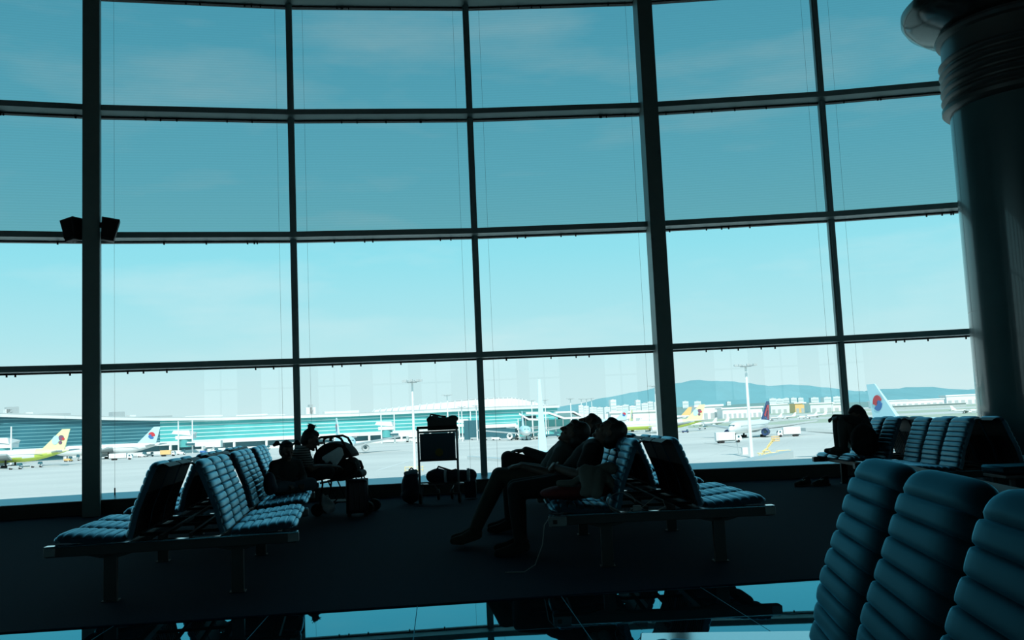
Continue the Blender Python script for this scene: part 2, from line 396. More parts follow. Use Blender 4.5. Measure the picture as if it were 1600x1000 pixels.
mb.span((xq, YB-.3, zb0), (pr_.x, YB, zb1)); struct(mb.build('wall_back', M_dark, None, None))
for x0, w_ in bw:
    win_no += 1; mb = MB(); mb.span((x0, YB-.17, zb0), (x0+w_, YB-.155, zb1)); struct(mb.build('window_%d' % win_no, M_clear, None, None))
    mb = MB(); mb.span((x0+w_*.48, YB-.2, zb0), (x0+w_*.52, YB-.12, zb1)); mb.span((x0, YB-.2, 2.75), (x0+w_, YB-.12, 2.81)); trim(mb)
xl = pl.x
mb = MB(); mb.span((xl-.3, YB-.3, -.3), (xl, pl.y, 1.2)); mb.span((xl-.3, YB-.3, 7.5), (xl, pl.y, 10.3)); yq = YB-.3; nl = int((pl.y-YB-1.5)/2.45)
for k in range(nl):
    y0 = YB+.8+2.45*k; mb.span((xl-.3, yq, 1.2), (xl, y0, 7.5)); yq = y0+2.1
mb.span((xl-.3, yq, 1.2), (xl, pl.y, 7.5)); struct(mb.build('wall_left', M_dark, None, None))
for k in range(nl):  # unseen left-hand windows, added to let fill light onto the column
    y0 = YB+.8+2.45*k; win_no += 1; mb = MB(); mb.span((xl-.155, y0, 1.2), (xl-.14, y0+2.1, 7.5)); struct(mb.build('window_%d' % win_no, M_clear, None, None))
    mb = MB(); mb.span((xl-.2, y0, 3.2), (xl-.1, y0+2.1, 3.3)); mb.span((xl-.2, y0, 5.3), (xl-.1, y0+2.1, 5.4)); trim(mb)
xr = pr_.x
mb = MB(); mb.span((xr, YB-.3, -.3), (xr+.3, pr_.y, .6)); mb.span((xr, YB-.3, 7.5), (xr+.3, pr_.y, 10.3)); yq = YB-.3
for k in range(7):
    y0 = YB+.8+2.45*k; mb.span((xr, yq, .6), (xr+.3, y0, 7.5)); yq = y0+2.1
mb.span((xr, yq, .6), (xr+.3, pr_.y, 7.5)); struct(mb.build('wall_right', M_dark, None, None))
for k in range(7):  # unseen right-hand windows, added as fill light for the room
    y0 = YB+.8+2.45*k; win_no += 1; mb = MB(); mb.span((xr+.14, y0, .6), (xr+.155, y0+2.1, 7.5)); struct(mb.build('window_%d' % win_no, M_clear, None, None))
    mb = MB(); mb.span((xr+.1, y0, 2.8), (xr+.2, y0+2.1, 2.9)); mb.span((xr+.1, y0, 5.1), (xr+.2, y0+2.1, 5.2)); trim(mb)

# ------------------------------------------------------------------ round column at right
PX, PY, PR, PZ = 6.80, 12.2, .93, .62
def col_z(py, d=11.4): return EYE.z + (654-.0443*690-py)/FPX*d*1.02
t_ = thing('column', 'huge round glossy column with ringed neck and flared top at right', 'column', (PX, PY, 0)); t_['kind'] = 'structure'
mb = MB(); mb.lathe([(PR, 0), (PR, 2.21)], 96); mb.lathe([(PR-.01, 2.21), (PR-.01, 2.225)], 96); mb.lathe([(PR, 2.225), (PR, 4.30+PZ)], 96); mb.build('shaft', M_pillar, t_)
prof = [(PR+.02, 4.22), (PR+.06, 4.23), (PR+.09, 4.26), (PR+.09, 4.31), (PR+.055, 4.345)]
for k in range(5):
    z = 4.36+k*.118
    prof += [(PR+.045, z), (PR+.045, z+.012)]+[(PR+.045+.045*math.sin(math.pi*q/6), z+.012+.094*q/6) for q in range(7)]
prof += [(PR+.04, 4.96), (PR+.04, 5.18), (PR+.09, 5.20), (PR+.11, 5.24), (PR+.09, 5.28), (PR+.04, 5.30)]
mb = MB(); mb.lathe([(r, z_+PZ) for r, z_ in prof], 96); mb.build('ring_collar', M_ringm, t_)
mb = MB(); mb.lathe([(r, z_+PZ) for r, z_ in [(PR+.03, 5.28), (PR+.10, 5.33), (PR+.30, 5.40), (PR+.45, 5.50), (PR+.50, 5.58), (PR+.50, 5.66), (PR+.44, 5.72), (PR+.1, 5.75)]], 96); mb.build('capital', M_capital, t_)
mb = MB(); mb.lathe([(PR-.05, 5.7), (PR-.05, 10.1)], 96); mb.build('upper_shaft', M_pillar, t_)

# ------------------------------------------------------------------ pair of loudspeakers on the thick upright
def loudspeaker(px, tilt, label, sgn):
    p = aty(px, 359, 13.95); o = thing('loudspeaker', label, 'loudspeaker', p, R_(-20)*sgn, 'loudspeakers on the window upright')
    rot = Matrix.Rotation(R_(tilt), 3, 'Y')
    a, b = [], []
    for x, y in ((-.12, -.10), (.12, -.10), (.12, .10), (-.12, .10)):
        a.append(rot @ Vector((x*.72, y*.8, -.17))); b.append(rot @ Vector((x*1.04, y, .16)))
    mb = MB(); mb.prism(a, b); mb.build('cabinet', M_shell, o, 35, .008)
    mb = MB(); mb.box(rot @ Vector((0, -.094, .0)), (.165, .014, .26), rot); mb.build('grille', M_rub, o)
    arm = (aty(144+sgn*-7, 351, 14.05)-p)
    mb = MB(); mb.tube([Vector((0, .02, .06)), Matrix.Rotation(R_(20)*sgn, 3, 'Z') @ arm], .042, 10); mb.build('bracket', M_shell, o)
loudspeaker(113, -9, 'black loudspeaker on the left side of the thick window upright', 1)
loudspeaker(171, 9, 'black loudspeaker on the right side of the thick window upright', -1)

# ------------------------------------------------------------------ back-to-back bench
BACK = [(.360, .425), (.345, .47), (.332, .53), (.315, .60), (.292, .66), (.268, .72), (.242, .785), (.22, .845), (.200, .890), (.170, .922), (.135, .930), (.108, .912)]
SEAT = [(.365, .432), (.41, .438), (.50, .446), (.60, .456), (.70, .466), (.765, .468), (.805, .455), (.825, .425), (.815, .395)]
PITCHX = .56; SW = .535
def sample(path, n):
    P = [Vector((a, b)) for a, b in path]; L = [0]
    for a, b in zip(P[:-1], P[1:]): L.append(L[-1]+(b-a).length)
    res = []
    for k in range(n+1):
        s = L[-1]*k/n; j = max(i for i in range(len(L)-1) if L[i] <= s+1e-9)
        f = (s-L[j])/(L[j+1]-L[j])
        # Catmull-Rom for a soft curve
        p0, p1, p2, p3 = P[max(j-1, 0)], P[j], P[j+1], P[min(j+2, len(P)-1)]
        res.append(.5*((2*p1)+(p2-p0)*f+(2*p0-5*p1+4*p2-p3)*f*f+(3*p1-p0-3*p2+p3)*f**3))
    return res
def cushion(path, ribs, thick, depth=.015):
    per = 10; back = path is BACK; n = ribs*per; dens = sample(path, 240); nw = 15; mb = MB(); top = []; bot = []
    bnd = [.80*i/(ribs-1) for i in range(ribs)]+[1.0] if back else [i/ribs for i in range(ribs+1)]
    def at(t):
        q = min(max(t, 0), 1)*240; i = min(int(q), 239); return dens[i].lerp(dens[i+1], q-i)
    for k in range(n+1):
        rb_ = min(k//per, ribs-1); fr = (k-rb_*per)/per; t = bnd[rb_]+(bnd[rb_+1]-bnd[rb_])*fr
        tg = (at(t+.01)-at(t-.01)).normalized(); nr = Vector((tg.y, -tg.x)) if back else Vector((-tg.y, tg.x)); p0 = at(t)
        q = 2*fr-1; h = max(0, 1-abs(q)**3.2)**.5
        if k in (0, n): h = 0
        rt, rb = [], []
        for j in range(nw):
            w = -1+2*j/(nw-1); w = math.sin(w*math.pi/2)
            e = max(0, 1-abs(w)**6)**.7
            off = -depth*(1-h)*(.3+.7*e) - .032*(1-e)
            p = p0+nr*off; rt.append(Vector((p.x, w*SW/2, p.y)))
            p = p0-nr*(thick+.012*(1-e)); rb.append(Vector((p.x, w*SW/2*.97, p.y)))
        top.append(rt); bot.append(rb)
    vs = [p for r in top for p in r]+[p for r in bot for p in r]; o = len(top)*nw; fs = []
    fl = path is not BACK
    def F(*q): fs.append(q if not fl else q[::-1])
    for k in range(n):
        for j in range(nw-1):
            a = k*nw+j; F(a, a+1, a+nw+1, a+nw); F(o+a, o+a+nw, o+a+nw+1, o+a+1)
        a = k*nw; F(a, a+nw, o+a+nw, o+a); b = a+nw-1; F(b, o+b, o+b+nw, b+nw)
    for j in range(nw-1):
        F(j, o+j, o+j+1, j+1); b = n*nw+j; F(b, b+1, o+b+1, o+b)
    mb.add(vs, fs); return mb
ME_back = cushion(BACK, 10, .055).mesh('backrest', M_gloss, 50); ME_back2 = ME_back.copy(); ME_back2.materials[0] = M_leather_shaded
ME_seat = cushion(SEAT, 8, .05).mesh('seat_cushion', M_gloss, 50); ME_seat2 = ME_seat.copy(); ME_seat2.materials[0] = M_leather_shaded
def shell_mesh():
    mb = MB(); pts = sample(BACK, 20); a = []; b = []
    for side, lst in ((-1, a), (1, b)):
        f = [Vector((p.x-.046, side*SW*.47, p.y-.014)) for p in pts]; r = [Vector((p.x-.062, side*SW*.47, p.y-.020)) for p in pts]
        lst += f+r[::-1]
    mb.prism(a, b)
    for k in range(7): # vertical flutes moulded in the rear
        y = -SW*.40+SW*.80*k/6
        mb.tube([Vector((p.x-.064, y, p.y-.02)) for p in pts[1:12:2]], .006, 5)
    return mb.mesh('back_shell', M_shell, 35)
ME_shell = shell_mesh()
def bench(loc, ang, ngroups, label, sides=(1, -1), shaded=False):
    """row runs along local +Y from the near end frame; ang turns it to the left"""
    o = thing('bench_seating', label, 'bench', (loc[0], loc[1], 0), ang, 'back-to-back waiting benches')
    rot180 = math.pi
    glen = 3*PITCHX; gap = .50; y = .10; L = ngroups*(glen+gap)-gap+.2
    smax = .84; smin = -.84 if -1 in sides else -.1
    cross = [.045]+[.10+g*(glen+gap)-gap/2 for g in range(1, ngroups)]+[L-.045]
    for cy in cross:
        mb = MB(); mb.box(((smax+smin)/2, cy, .358), (smax-smin-.02, .08, .068)); 
        e = mb.build('end_frame', M_rail, o, 35, .004)
        mb = MB(); mb.box(((smax+smin)/2, cy, .3945), (smax-smin, .09, .007)); mb.build('top_plate', M_plate, e)
        for sg in sides:
            mb = MB(); mb.box((sg*(smax-.035), cy, .359), (.075, .092, .060)); mb.build('end_cap', M_capm, e, 35, .004)
        for sg in (1, -1):
            x = sg*.42 if sg in sides else -.02
            mb = MB(); mb.box((x, cy, .175), (.085, .06, .33)); mb.box((x, cy, .008), (.11, .11, .012))
            mb.prism([(x-.06, cy-.03, .30), (x+.06, cy-.03, .30), (x+.06, cy+.03, .30), (x-.06, cy+.03, .30)], [(x-.20, cy-.03, .338), (x+.20, cy-.03, .338), (x+.20, cy+.03, .338), (x-.20, cy+.03, .338)])
            mb.build('leg', M_rail, o, 35, .003)
    for x in ((.30, .66) if 1 in sides else ())+((-.30, -.66) if -1 in sides else ()):
        mb = MB(); mb.span((x-.025, .06, .335), (x+.025, L-.06, .385)); mb.build('rail', M_rail, o, 35, .003)
    if -1 in sides and 1 in sides:
        mb = MB()
        for x in (-.10, .10): mb.span((x-.012, .09, .40), (x+.012, L-.09, .425))
        for g in range(ngroups):
            for q in (.3, .9, 1.5): mb.span((-.30, .1+g*(glen+gap)+q-.012, .395), (.30, .1+g*(glen+gap)+q+.012, .418))
        mb.build('centre_rails', M_rub, o)
    for g in range(ngroups):
        for k in range(3):
            cy = .10+g*(glen+gap)+PITCHX*(k+.5)
            for sg in sides:
                for nm, me in (('seat_cushion', ME_seat2 if shaded else ME_seat), ('backrest', ME_back2 if shaded else ME_back), ('back_shell', ME_shell)):
                    c = link(nm, me, o); c.location = (0, cy, 0); c.rotation_euler = (0, 0, 0 if sg == 1 else math.pi)
    return o
LB = (-2.40, 6.78); LA = R_(10.2); CB = (1.05, 7.27); CA = R_(1.3); FB = (4.83, 9.88); FA = R_(-3.0)
bench(LB, LA, 3, 'long bench at left where the girl sits, its near end empty')
bench(CB, CA, 3, 'long bench in the middle with three people asleep on it')
bench(FB, FA, 2, 'bench near the column where a person hugs their knees')
# foreground bench: runs from beside the camera towards its far end frame
ND = Vector((.165, 1.16, 0)).normalized(); NA = math.atan2(-ND.x, ND.y); NX = Vector((ND.y, -ND.x, 0))
nb = Vector((.970, 2.90, 0))+NX*.20-ND*(3*PITCHX+.10)
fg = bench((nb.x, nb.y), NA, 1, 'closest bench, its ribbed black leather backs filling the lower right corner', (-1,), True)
for c in fg.children:
    if c.name.split('.')[0] in ('backrest', 'back_shell'): c.location.z = .035
mb = MB(); mb.box((-.37, 3*PITCHX+.26, .390), (.94, .28, .018)); tb = mb.build('side_table', M_plate, fg, 35, .004)
mb = MB(); mb.box((-.37, 3*PITCHX+.27, .366), (.88, .22, .03)); mb.build('table_support', M_rail, tb)

# padded backless bench in front of the column
o = thing('padded_bench', 'backless padded bench in front of the big column', 'bench', (4.95, 9.25, 0), R_(-2))
mb = MB(); mb.box((0, 0, .445), (.95, .50, .07)); mb.build('cushion', M_leather_shaded, o, 35, .022)
mb = MB(); mb.box((0, 0, .385), (.92, .48, .028)); mb.build('frame', M_rail, o, 35, .003)
for x in (-.38, .38):
    for y in (-.18, .18):
        mb = MB(); mb.box((x, y, .187), (.04, .04, .37)); mb.build('leg', M_rail, o)

# ================================================================== people and their things
def person(label, loc, rz, J, shirt, trousers, shoe, sleeve='wrist', hair='short', sc=1., legs_bare=False, group=None):
    o = thing('person', label, 'person', loc, rz, group); V = lambda p: Vector(p)
    F = V(J['face']).normalized(); U = (Vector((0, 0, 1)) if abs(F.z) < .9 else Vector((-1, 0, 0))); S_ = U.cross(F).normalized(); U = F.cross(S_)
    H = V(J['head'])
    def hp(f, s_, u): return H+(F*f+S_*s_+U*u)*sc
    rotH = Matrix((F, S_, U)).transposed()
    tdir = (V(J['neck'])-V(J['pelvis'])).normalized(); lat = Vector((0, 1, 0)); fwd = lat.cross(tdir); rotT = Matrix((fwd, lat, tdir)).transposed()
    def torso(mb, g):
        p, c, n = V(J['pelvis']), V(J['chest']), V(J['neck'])
        mb.ell(p, ((.125+g)*1, (.165+g), .13+g) if sc == 1 else ((.125*sc+g), (.16*sc+g), .12*sc+g), rotT)
        mid = p.lerp(c, .55); mb.ell(mid, (.112*sc+g, .148*sc+g, .17*sc+g), rotT)
        mb.ell(c, (.115*sc+g, .168*sc+g, .155*sc+g), rotT)
        for side in 'LR': mb.cap(c.lerp(n, .55), .085*sc+g, V(J['sh'+side]), .058*sc+g)
    def arm(mb, side, g, to):
        s_, e, w = V(J['sh'+side]), V(J['el'+side]), V(J['wr'+side])
        if to == 'short': mb.cap(s_, .055*sc+g, s_.lerp(e, .62), .049*sc+g); return
        mb.cap(s_, .053*sc+g, e, .042*sc+g)
        if to == 'wrist': mb.cap(e, .042*sc+g, e.lerp(w, .93), .030*sc+g)
        else: mb.cap(e, .041*sc+g, e.lerp(w, .35), .043*sc+g); mb.cap(e.lerp(w, .3), .043*sc+g, w, .027*sc+g)
    def leg(mb, side, g, part=1):
        h, k, a = V(J['hip'+side]), V(J['kn'+side]), V(J['an'+side])
        mb.cap(h, .088*sc+g, k, .058*sc+g); mb.cap(k, .056*sc+g, k.lerp(a, .35), .056*sc+g); mb.cap(k.lerp(a, .3), .057*sc+g, k.lerp(a, part), (.038+.02*(1-part))*sc+g)
    def foot(mb, side, g):
        a, t = V(J['an'+side]), V(J['to'+side]); d = (t-a); d2 = d.normalized(); heel = a-d2*.035*sc-Vector((0, 0, .03*sc))
        ball = a+d*.62; ball.z = min(ball.z, heel.z+d.z*.6)
        mb.cap(a, .037*sc+g, heel, .034*sc+g); mb.cap(heel, .034*sc+g, ball, .037*sc+g); mb.cap(a, .035*sc+g, ball, .032*sc+g); mb.cap(ball, .038*sc+g, t, .024*sc+g)
    def hand(mb, side):
        w = V(J['wr'+side]); e = V(J['el'+side]); d = V(J.get('hd'+side, w-e)).normalized(); pn = V(J.get('pn'+side, (0, 0, -1))); pn = (pn-d*pn.dot(d)).normalized(); sd_ = d.cross(pn); k = sc
        curl = J.get('curl', .45)
        for i, (off, L) in enumerate(((-.030, .066), (-.010, .074), (.010, .070), (.030, .055))):
            b = w+(d*.088+sd_*off)*k; mb.cap(w+(d*.01+sd_*off*.6)*k, .016*k, b, .0125*k, 8)
            p = b; a = .15+.06*i
            for j, f in enumerate((.45, .30, .25)):
                q = p+(d*math.cos(a)+pn*math.sin(a))*L*f*k; mb.cap(p, (.0095-.0008*j)*k, q, (.0088-.0008*j)*k, 8); p = q; a += curl+.05*i
        th = -1 if side == 'L' else 1
        p = w+(d*.028+sd_*.028*th)*k; q = p+(d*.035+sd_*.026*th+pn*.012)*k; r = q+(d*.032+sd_*.006*th+pn*.012)*k
        mb.cap(w+d*.02*k, .016*k, p, .014*k, 8); mb.cap(p, .013*k, q, .011*k, 8); mb.cap(q, .0105*k, r, .009*k, 8)
    mb = MB(); torso(mb, 0)
    mb.cap(V(J['neck'])-tdir*.03*sc, .055*sc, hp(-.025, 0, -.055), .048*sc)
    mb.ell(hp(-.008, 0, .02), (.097*sc, .077*sc, .105*sc), rotH); mb.ell(hp(.030, 0, -.055), (.058*sc, .056*sc, .062*sc), rotH); mb.ell(hp(.072, 0, -.100), (.020*sc, .026*sc, .018*sc), rotH)
    mb.cap(hp(.088, 0, .018), .010*sc, hp(.112, 0, -.022), .0135*sc, 8); mb.ell(hp(.098, 0, -.026), (.016*sc, .019*sc, .011*sc), rotH)
    mb.cap(hp(.083, -.022, -.062), .0085*sc, hp(.083, .022, -.062), .0085*sc, 8); mb.cap(hp(.086, -.016, -.054), .008*sc, hp(.086, .016, -.054), .008*sc, 8); mb.cap(hp(.078, -.04, .030), .012*sc, hp(.078, .04, .030), .012*sc, 8)
    for s_ in (-1, 1): mb.ell(hp(-.005, s_*.079, -.012), (.020*sc, .009*sc, .032*sc), rotH); mb.ell(hp(.06, s_*.038, -.02), (.025*sc, .022*sc, .022*sc), rotH)
    for side in 'LR': arm(mb, side, 0, 'bare'); hand(mb, side); leg(mb, side, 0); foot(mb, side, 0)
    remesh(mb, 'body', M_skin, o, .0062 if sc == 1 else .005, 3)
    for s_ in (-1, 1):
        e = MB(); e.ell(hp(.083, s_*.032, .006), (.011*sc, .0115*sc, .008*sc), rotH, 12); e.build('eye', M_eye, o)
    mb = MB(); mb.ell(hp(-.028, 0, .030), (.092*sc, .086*sc, .107*sc), rotH); mb.ell(hp(-.05, 0, -.005), (.072*sc, .080*sc, .09*sc), rotH); mb.ell(hp(.012, 0, .085), (.068*sc, .068*sc, .045*sc), rotH)
    if hair == 'bun':
        mb.ell(hp(-.045, 0, .150), (.045*sc, .048*sc, .040*sc), rotH); mb.ell(hp(-.030, 0, .118), (.035*sc, .035*sc, .04*sc), rotH)
        for k in range(9): a = k*.7; mb.cap(hp(-.04, 0, .16), .012*sc, hp(-.045+.062*math.cos(a), .05*math.sin(a), .172+.02*math.sin(a*2)), .006*sc, 6)
    if hair == 'pigtails':
        for s_ in (-1, 1): mb.cap(hp(-.02, s_*.07, .075), .016*sc, hp(-.02, s_*.115, .095), .014*sc, 8); mb.ell(hp(-.02, s_*.135, .105), (.03*sc, .034*sc, .034*sc), rotH); mb.ell(hp(-.02, s_*.165, .085), (.02*sc, .026*sc, .024*sc), rotH)
    if hair == 'long': mb.ell(hp(-.04, 0, -.06), (.07*sc, .085*sc, .12*sc), rotH); mb.ell(hp(-.02, 0, -.12), (.06*sc, .09*sc, .08*sc), rotH)
    if hair == 'full': mb.ell(hp(-.05, 0, .05), (.09*sc, .09*sc, .10*sc), rotH); mb.ell(hp(-.06, 0, -.04), (.07*sc, .085*sc, .08*sc), rotH)
    remesh(mb, 'hair', M_hair, o, .007, 2)
    mb = MB(); torso(mb, .013)
    for side in 'LR': arm(mb, side, .013, sleeve)
    remesh(mb, 'shirt', shirt, o, .010, 3)
    mb = MB(); p = V(J['pelvis']); mb.ell(p-tdir*.03*sc, (.13*sc+.012, .165*sc+.016, .115*sc+.012), rotT)
    for side in 'LR': leg(mb, side, .017, .92)
    remesh(mb, 'trousers', trousers, o, .010, 3)
    for side in 'LR':
        mb = MB(); foot(mb, side, .009); remesh(mb, 'shoe', shoe, o, .008, 2)
    return o
def on_bench(base, ang, along, s=0):
    m_ = Matrix.Translation((base[0], base[1], 0)) @ Matrix.Rotation(ang, 4, 'Z'); return m_ @ Vector((s, along, 0))
def mir(**k):
    J = {}
    for n, v in k.items():
        if n[-1] == '2': J[n[:-1]+'L'] = v; J[n[:-1]+'R'] = (v[0], -v[1], v[2])
        else: J[n] = v
    return J
J = mir(pelvis=(.64, 0, .555), chest=(.455, 0, .755), neck=(.345, 0, .895), head=(.255, 0, .975), face=(.72, 0, .70), sh2=(.425, .185, .835), el2=(.54, .27, .64), wr2=(.715, .055, .70), hd2=(.35, -.9, .1), pn2=(-.6, 0, -.6),
        hip2=(.66, .095, .55), kn2=(1.06, .14, .535), an2=(1.04, .15, .095), to2=(1.235, .17, .035))
person('man in black asleep on the middle bench, nearest of the three, head tipped back', on_bench(CB, CA, .98), CA+math.pi, J, M_black, M_black, M_black, 'short', 'full')
J = mir(pelvis=(.78, 0, .55), chest=(.645, 0, .735), neck=(.575, 0, .87), head=(.51, 0, .965), face=(.80, -.1, .60), sh2=(.635, .185, .80), el2=(.76, .25, .635), wr2=(.985, .13, .70), hd2=(.9, -.3, -.1), pn2=(0, 0, -1),
        hip2=(.78, .095, .55), kn2=(1.19, .12, .615), an2=(1.44, .10, .135), to2=(1.62, .12, .075))
person('sleeper in grey shirt and olive trousers, middle of three, legs stretched out', on_bench(CB, CA, 1.56), CA+math.pi, J, M_greyc, M_khaki, M_khaki, 'short', 'full')
J = mir(pelvis=(.70, 0, .57), chest=(.51, 0, .77), neck=(.37, 0, .91), head=(.255, 0, 1.02), face=(.70, .1, .70), sh2=(.46, .185, .85), el2=(.68, .27, .70), wr2=(.92, .12, .80), hd2=(.9, -.3, 0), pn2=(0, 0, -1),
        hip2=(.70, .095, .58), kn2=(1.09, .13, .725), an2=(1.16, .14, .20), to2=(1.34, .16, .14))
J['anL'] = (1.10, .14, .105); J['anR'] = (1.10, -.14, .105); J['toL'] = (1.30, .16, .045); J['toR'] = (1.30, -.16, .045)
person('sleeper in dark clothes farthest along the middle bench, knees raised high', on_bench(CB, CA, 2.62), CA+math.pi, J, M_char, M_black, M_black, 'wrist', 'short')
# woman with a bun bending towards the stroller
J = mir(pelvis=(.56, 0, .555), chest=(.655, 0, .755), neck=(.715, 0, .875), head=(.785, 0, .975), face=(.93, 0, -.36), sh2=(.69, .165, .825), el2=(.80, .20, .63), wr2=(1.02, .11, .645), hd2=(1, -.2, -.1), pn2=(0, 0, -1),
        hip2=(.58, .09, .545), kn2=(.99, .20, .585), an2=(.74, -.02, .52), to2=(.70, -.20, .50))
o_w = None
M_stripe = bpy.data.materials.new('striped_knit'); M_stripe.use_nodes = True; t = M_stripe.node_tree; b = t.nodes['Principled BSDF']; b.inputs['Roughness'].default_value = .9
c = t.nodes.new('ShaderNodeTexCoord'); w = t.nodes.new('ShaderNodeTexWave'); w.bands_direction = 'Z'; w.inputs['Scale'].default_value = 11; t.links.new(c.outputs['Object'], w.inputs[0])
r = t.nodes.new('ShaderNodeValToRGB'); r.color_ramp.elements[0].position = .45; r.color_ramp.elements[1].position = .55; r.color_ramp.elements[0].color = (.03, .035, .035, 1); r.color_ramp.elements[1].color = (.22, .24, .23, 1)
t.links.new(w.outputs[0], r.inputs[0]); t.links.new(r.outputs[0], b.inputs['Base Color'])
person('woman with a hair bun and striped top leaning towards the stroller', on_bench(LB, LA, 4.95), LA, J, M_stripe, M_black, M_black, 'short', 'bun')
# little girl cross-legged on the seat
p = on_bench(LB, LA, 3.45, .56)
J = mir(pelvis=(0, 0, .54), chest=(.02, 0, .685), neck=(.03, 0, .785), head=(.06, 0, .888), face=(.95, 0, -.28), sh2=(.03, .125, .745), el2=(.07, .17, .61), wr2=(.19, .08, .55), hd2=(1, -.3, -.2), pn2=(0, 0, -1),
        hip2=(.02, .065, .53), kn2=(.22, .19, .54), an2=(.20, -.05, .515), to2=(.17, -.16, .505))
person('little girl with pigtails sitting cross-legged on the left bench', p, LA-R_(62), J, M_char, mat('denim', (.05, .085, .11), .9), M_char, 'wrist', 'pigtails', .84)
# person hugging knees
J = mir(pelvis=(.40, 0, .57), chest=(.40, 0, .77), neck=(.42, 0, .89), head=(.455, 0, .97), face=(.85, 0, -.52), sh2=(.42, .175, .855), el2=(.62, .20, .93), wr2=(.76, -.02, .955), hd2=(.2, -.9, -.2), pn2=(-.4, 0, -.9),
        hip2=(.42, .09, .565), kn2=(.68, .12, .90), an2=(.70, .11, .545), to2=(.86, .13, .512))
person('person hugging drawn-up knees on the bench by the column', on_bench(FB, FA, 3.05), FA+math.pi, J, M_char, M_greyc, M_greyc, 'wrist', 'long')

# ---- bags
def soft(name, label, cat, loc, rz, parts, m, group=None, vox=.010, extra=None):
    o = thing(name, label, cat, loc, rz, group); mb = MB()
    for f in parts: f(mb)
    remesh(mb, extra or 'bag_body', m, o, vox, 4); return o
def E_(c, r): return lambda mb: mb.ell(c, r)
def C_(a, ra, b, rb): return lambda mb: mb.cap(a, ra, b, rb)
def B_(c, d): return lambda mb: mb.box(c, d)
def strap(o, pts, r=.010, m=M_rub, nm='strap'):
    mb = MB(); mb.tube(pts, r, 7); return mb.build(nm, m, o)
p = on_bench(FB, FA, 2.62, -.52); p.z = .475
o = soft('backpack', 'black backpack on the seat beside the person hugging their knees', 'backpack', p, 0, [E_((0, 0, .19), (.17, .13, .20)), E_((0, -.02, .10), (.18, .14, .11)), E_((0, -.10, .12), (.13, .06, .10))], M_black)
strap(o, [(.1, .1, .34), (.14, .16, .24), (.13, .15, .1)]); strap(o, [(-.03, 0, .385), (0, 0, .42), (.03, 0, .385)])
p = on_bench(LB, LA, 3.16, .40); p.z = .47
o = soft('backpack', 'small dark backpack against the seat back behind the girl', 'backpack', p+Vector((.06, -.14, 0)), LA, [E_((0, 0, .11), (.065, .085, .12)), E_((.04, 0, .07), (.04, .07, .06))], M_navy, None, .008)
strap(o, [(-.02, 0, .225), (0, 0, .26), (.02, 0, .225)], .007)
# red bag, cream jacket, charger on the nearest middle seat
p = on_bench(CB, CA, .42, -.60); p.z = .478
o = soft('travel_bag', 'flat red bag lying on the nearest seat of the middle bench', 'bag', p, CA, [E_((-.02, 0, .055), (.27, .15, .06)), E_((.14, 0, .075), (.16, .13, .075)), E_((-.16, 0, .05), (.12, .13, .045))], M_red)
strap(o, [(-.15, -.05, .09), (-.08, -.09, .13), (.0, -.09, .14), (.05, -.06, .12)], .010, M_red)
o = soft('jacket', 'crumpled cream jacket thrown over the red bag', 'jacket', p+Vector((.10, -.04, .0)), CA, [C_((.17, 0, .235), .045, (.02, -.04, .19), .05), C_((.02, -.04, .20), .06, (-.03, -.16, .07), .05), C_((.08, -.06, .17), .06, (.04, -.175, .05), .045), C_((-.04, -.04, .22), .04, (-.02, -.13, .10), .05), C_((-.03, -.02, .18), .03, (-.13, -.05, .125), .03), C_((-.13, -.05, .125), .03, (-.23, -.03, .13), .028), E_((.19, 0, .22), (.055, .05, .045)), C_((.10, -.02, .20), .045, (.20, -.10, .08), .035), C_((.0, -.10, .15), .035, (-.06, -.17, .06), .03), E_((-.02, -.03, .235), (.035, .04, .035))], M_cream, None, .009, 'cloth')
pe = on_bench(CB, CA, .045, -.18); pe.z = .398
o = thing('charger', 'small white charger on the near end of the middle bench', 'charger', pe, CA)
mb = MB(); mb.box((0, 0, .022), (.06, .045, .042)); mb.build('block', M_wplas, o, 35, .006)
mb = MB(); mb.box((-.04, .008, .022), (.02, .006, .004)); mb.box((-.04, -.008, .022), (.02, .006, .004)); mb.build('prong', M_chrome, o)
q = [(.03, 0, .02), (.08, .03, .05), (.14, .04, .09), (.20, .03, .07), (.21, 0, .025), (.15, -.03, .006), (.08, -.01, .006)]
strap(o, q, .003, M_wplas, 'cable')
o = tag(MB().tube([on_bench(CB, CA, .02, -.30)+Vector((.10*math.cos(a), .02*math.sin(a)-.03, .47+.075*math.sin(a))) for a in [k*.4 for k in range(16)]], .003, 6).build('cable', M_wplas), 'looped thin white cable hanging behind the charger', 'cable')
o['label'] = 'thin white cable coiled in a loop between the cream jacket and the charger'
pc = on_bench(CB, CA, .03, -.80)
o = thing('power_box', 'grey socket box on the left end of the middle bench frame', 'socket box', (pc.x, pc.y-.045, .37), CA)
mb = MB(); mb.box((.02, -.02, -.015), (.13, .03, .07)); mb.build('box_shell', M_capm, o, 35, .005); mb = MB(); mb.box((.0, -.037, -.015), (.03, .006, .03)); mb.build('socket', M_rub, o)
o = tag(MB().tube([Vector((pc.x-.03, pc.y-.07, .40)), Vector((pc.x-.08, pc.y-.10, .34)), Vector((pc.x-.10, pc.y-.1, .2)), Vector((pc.x-.16, pc.y-.11, .06)), Vector((pc.x-.24, pc.y-.12, .014)), Vector((pc.x-.38, pc.y-.10, .013))], .0035, 6).build('charging_cable', M_wplas), 'white charging cable dangling from the bench end to the carpet', 'cable')
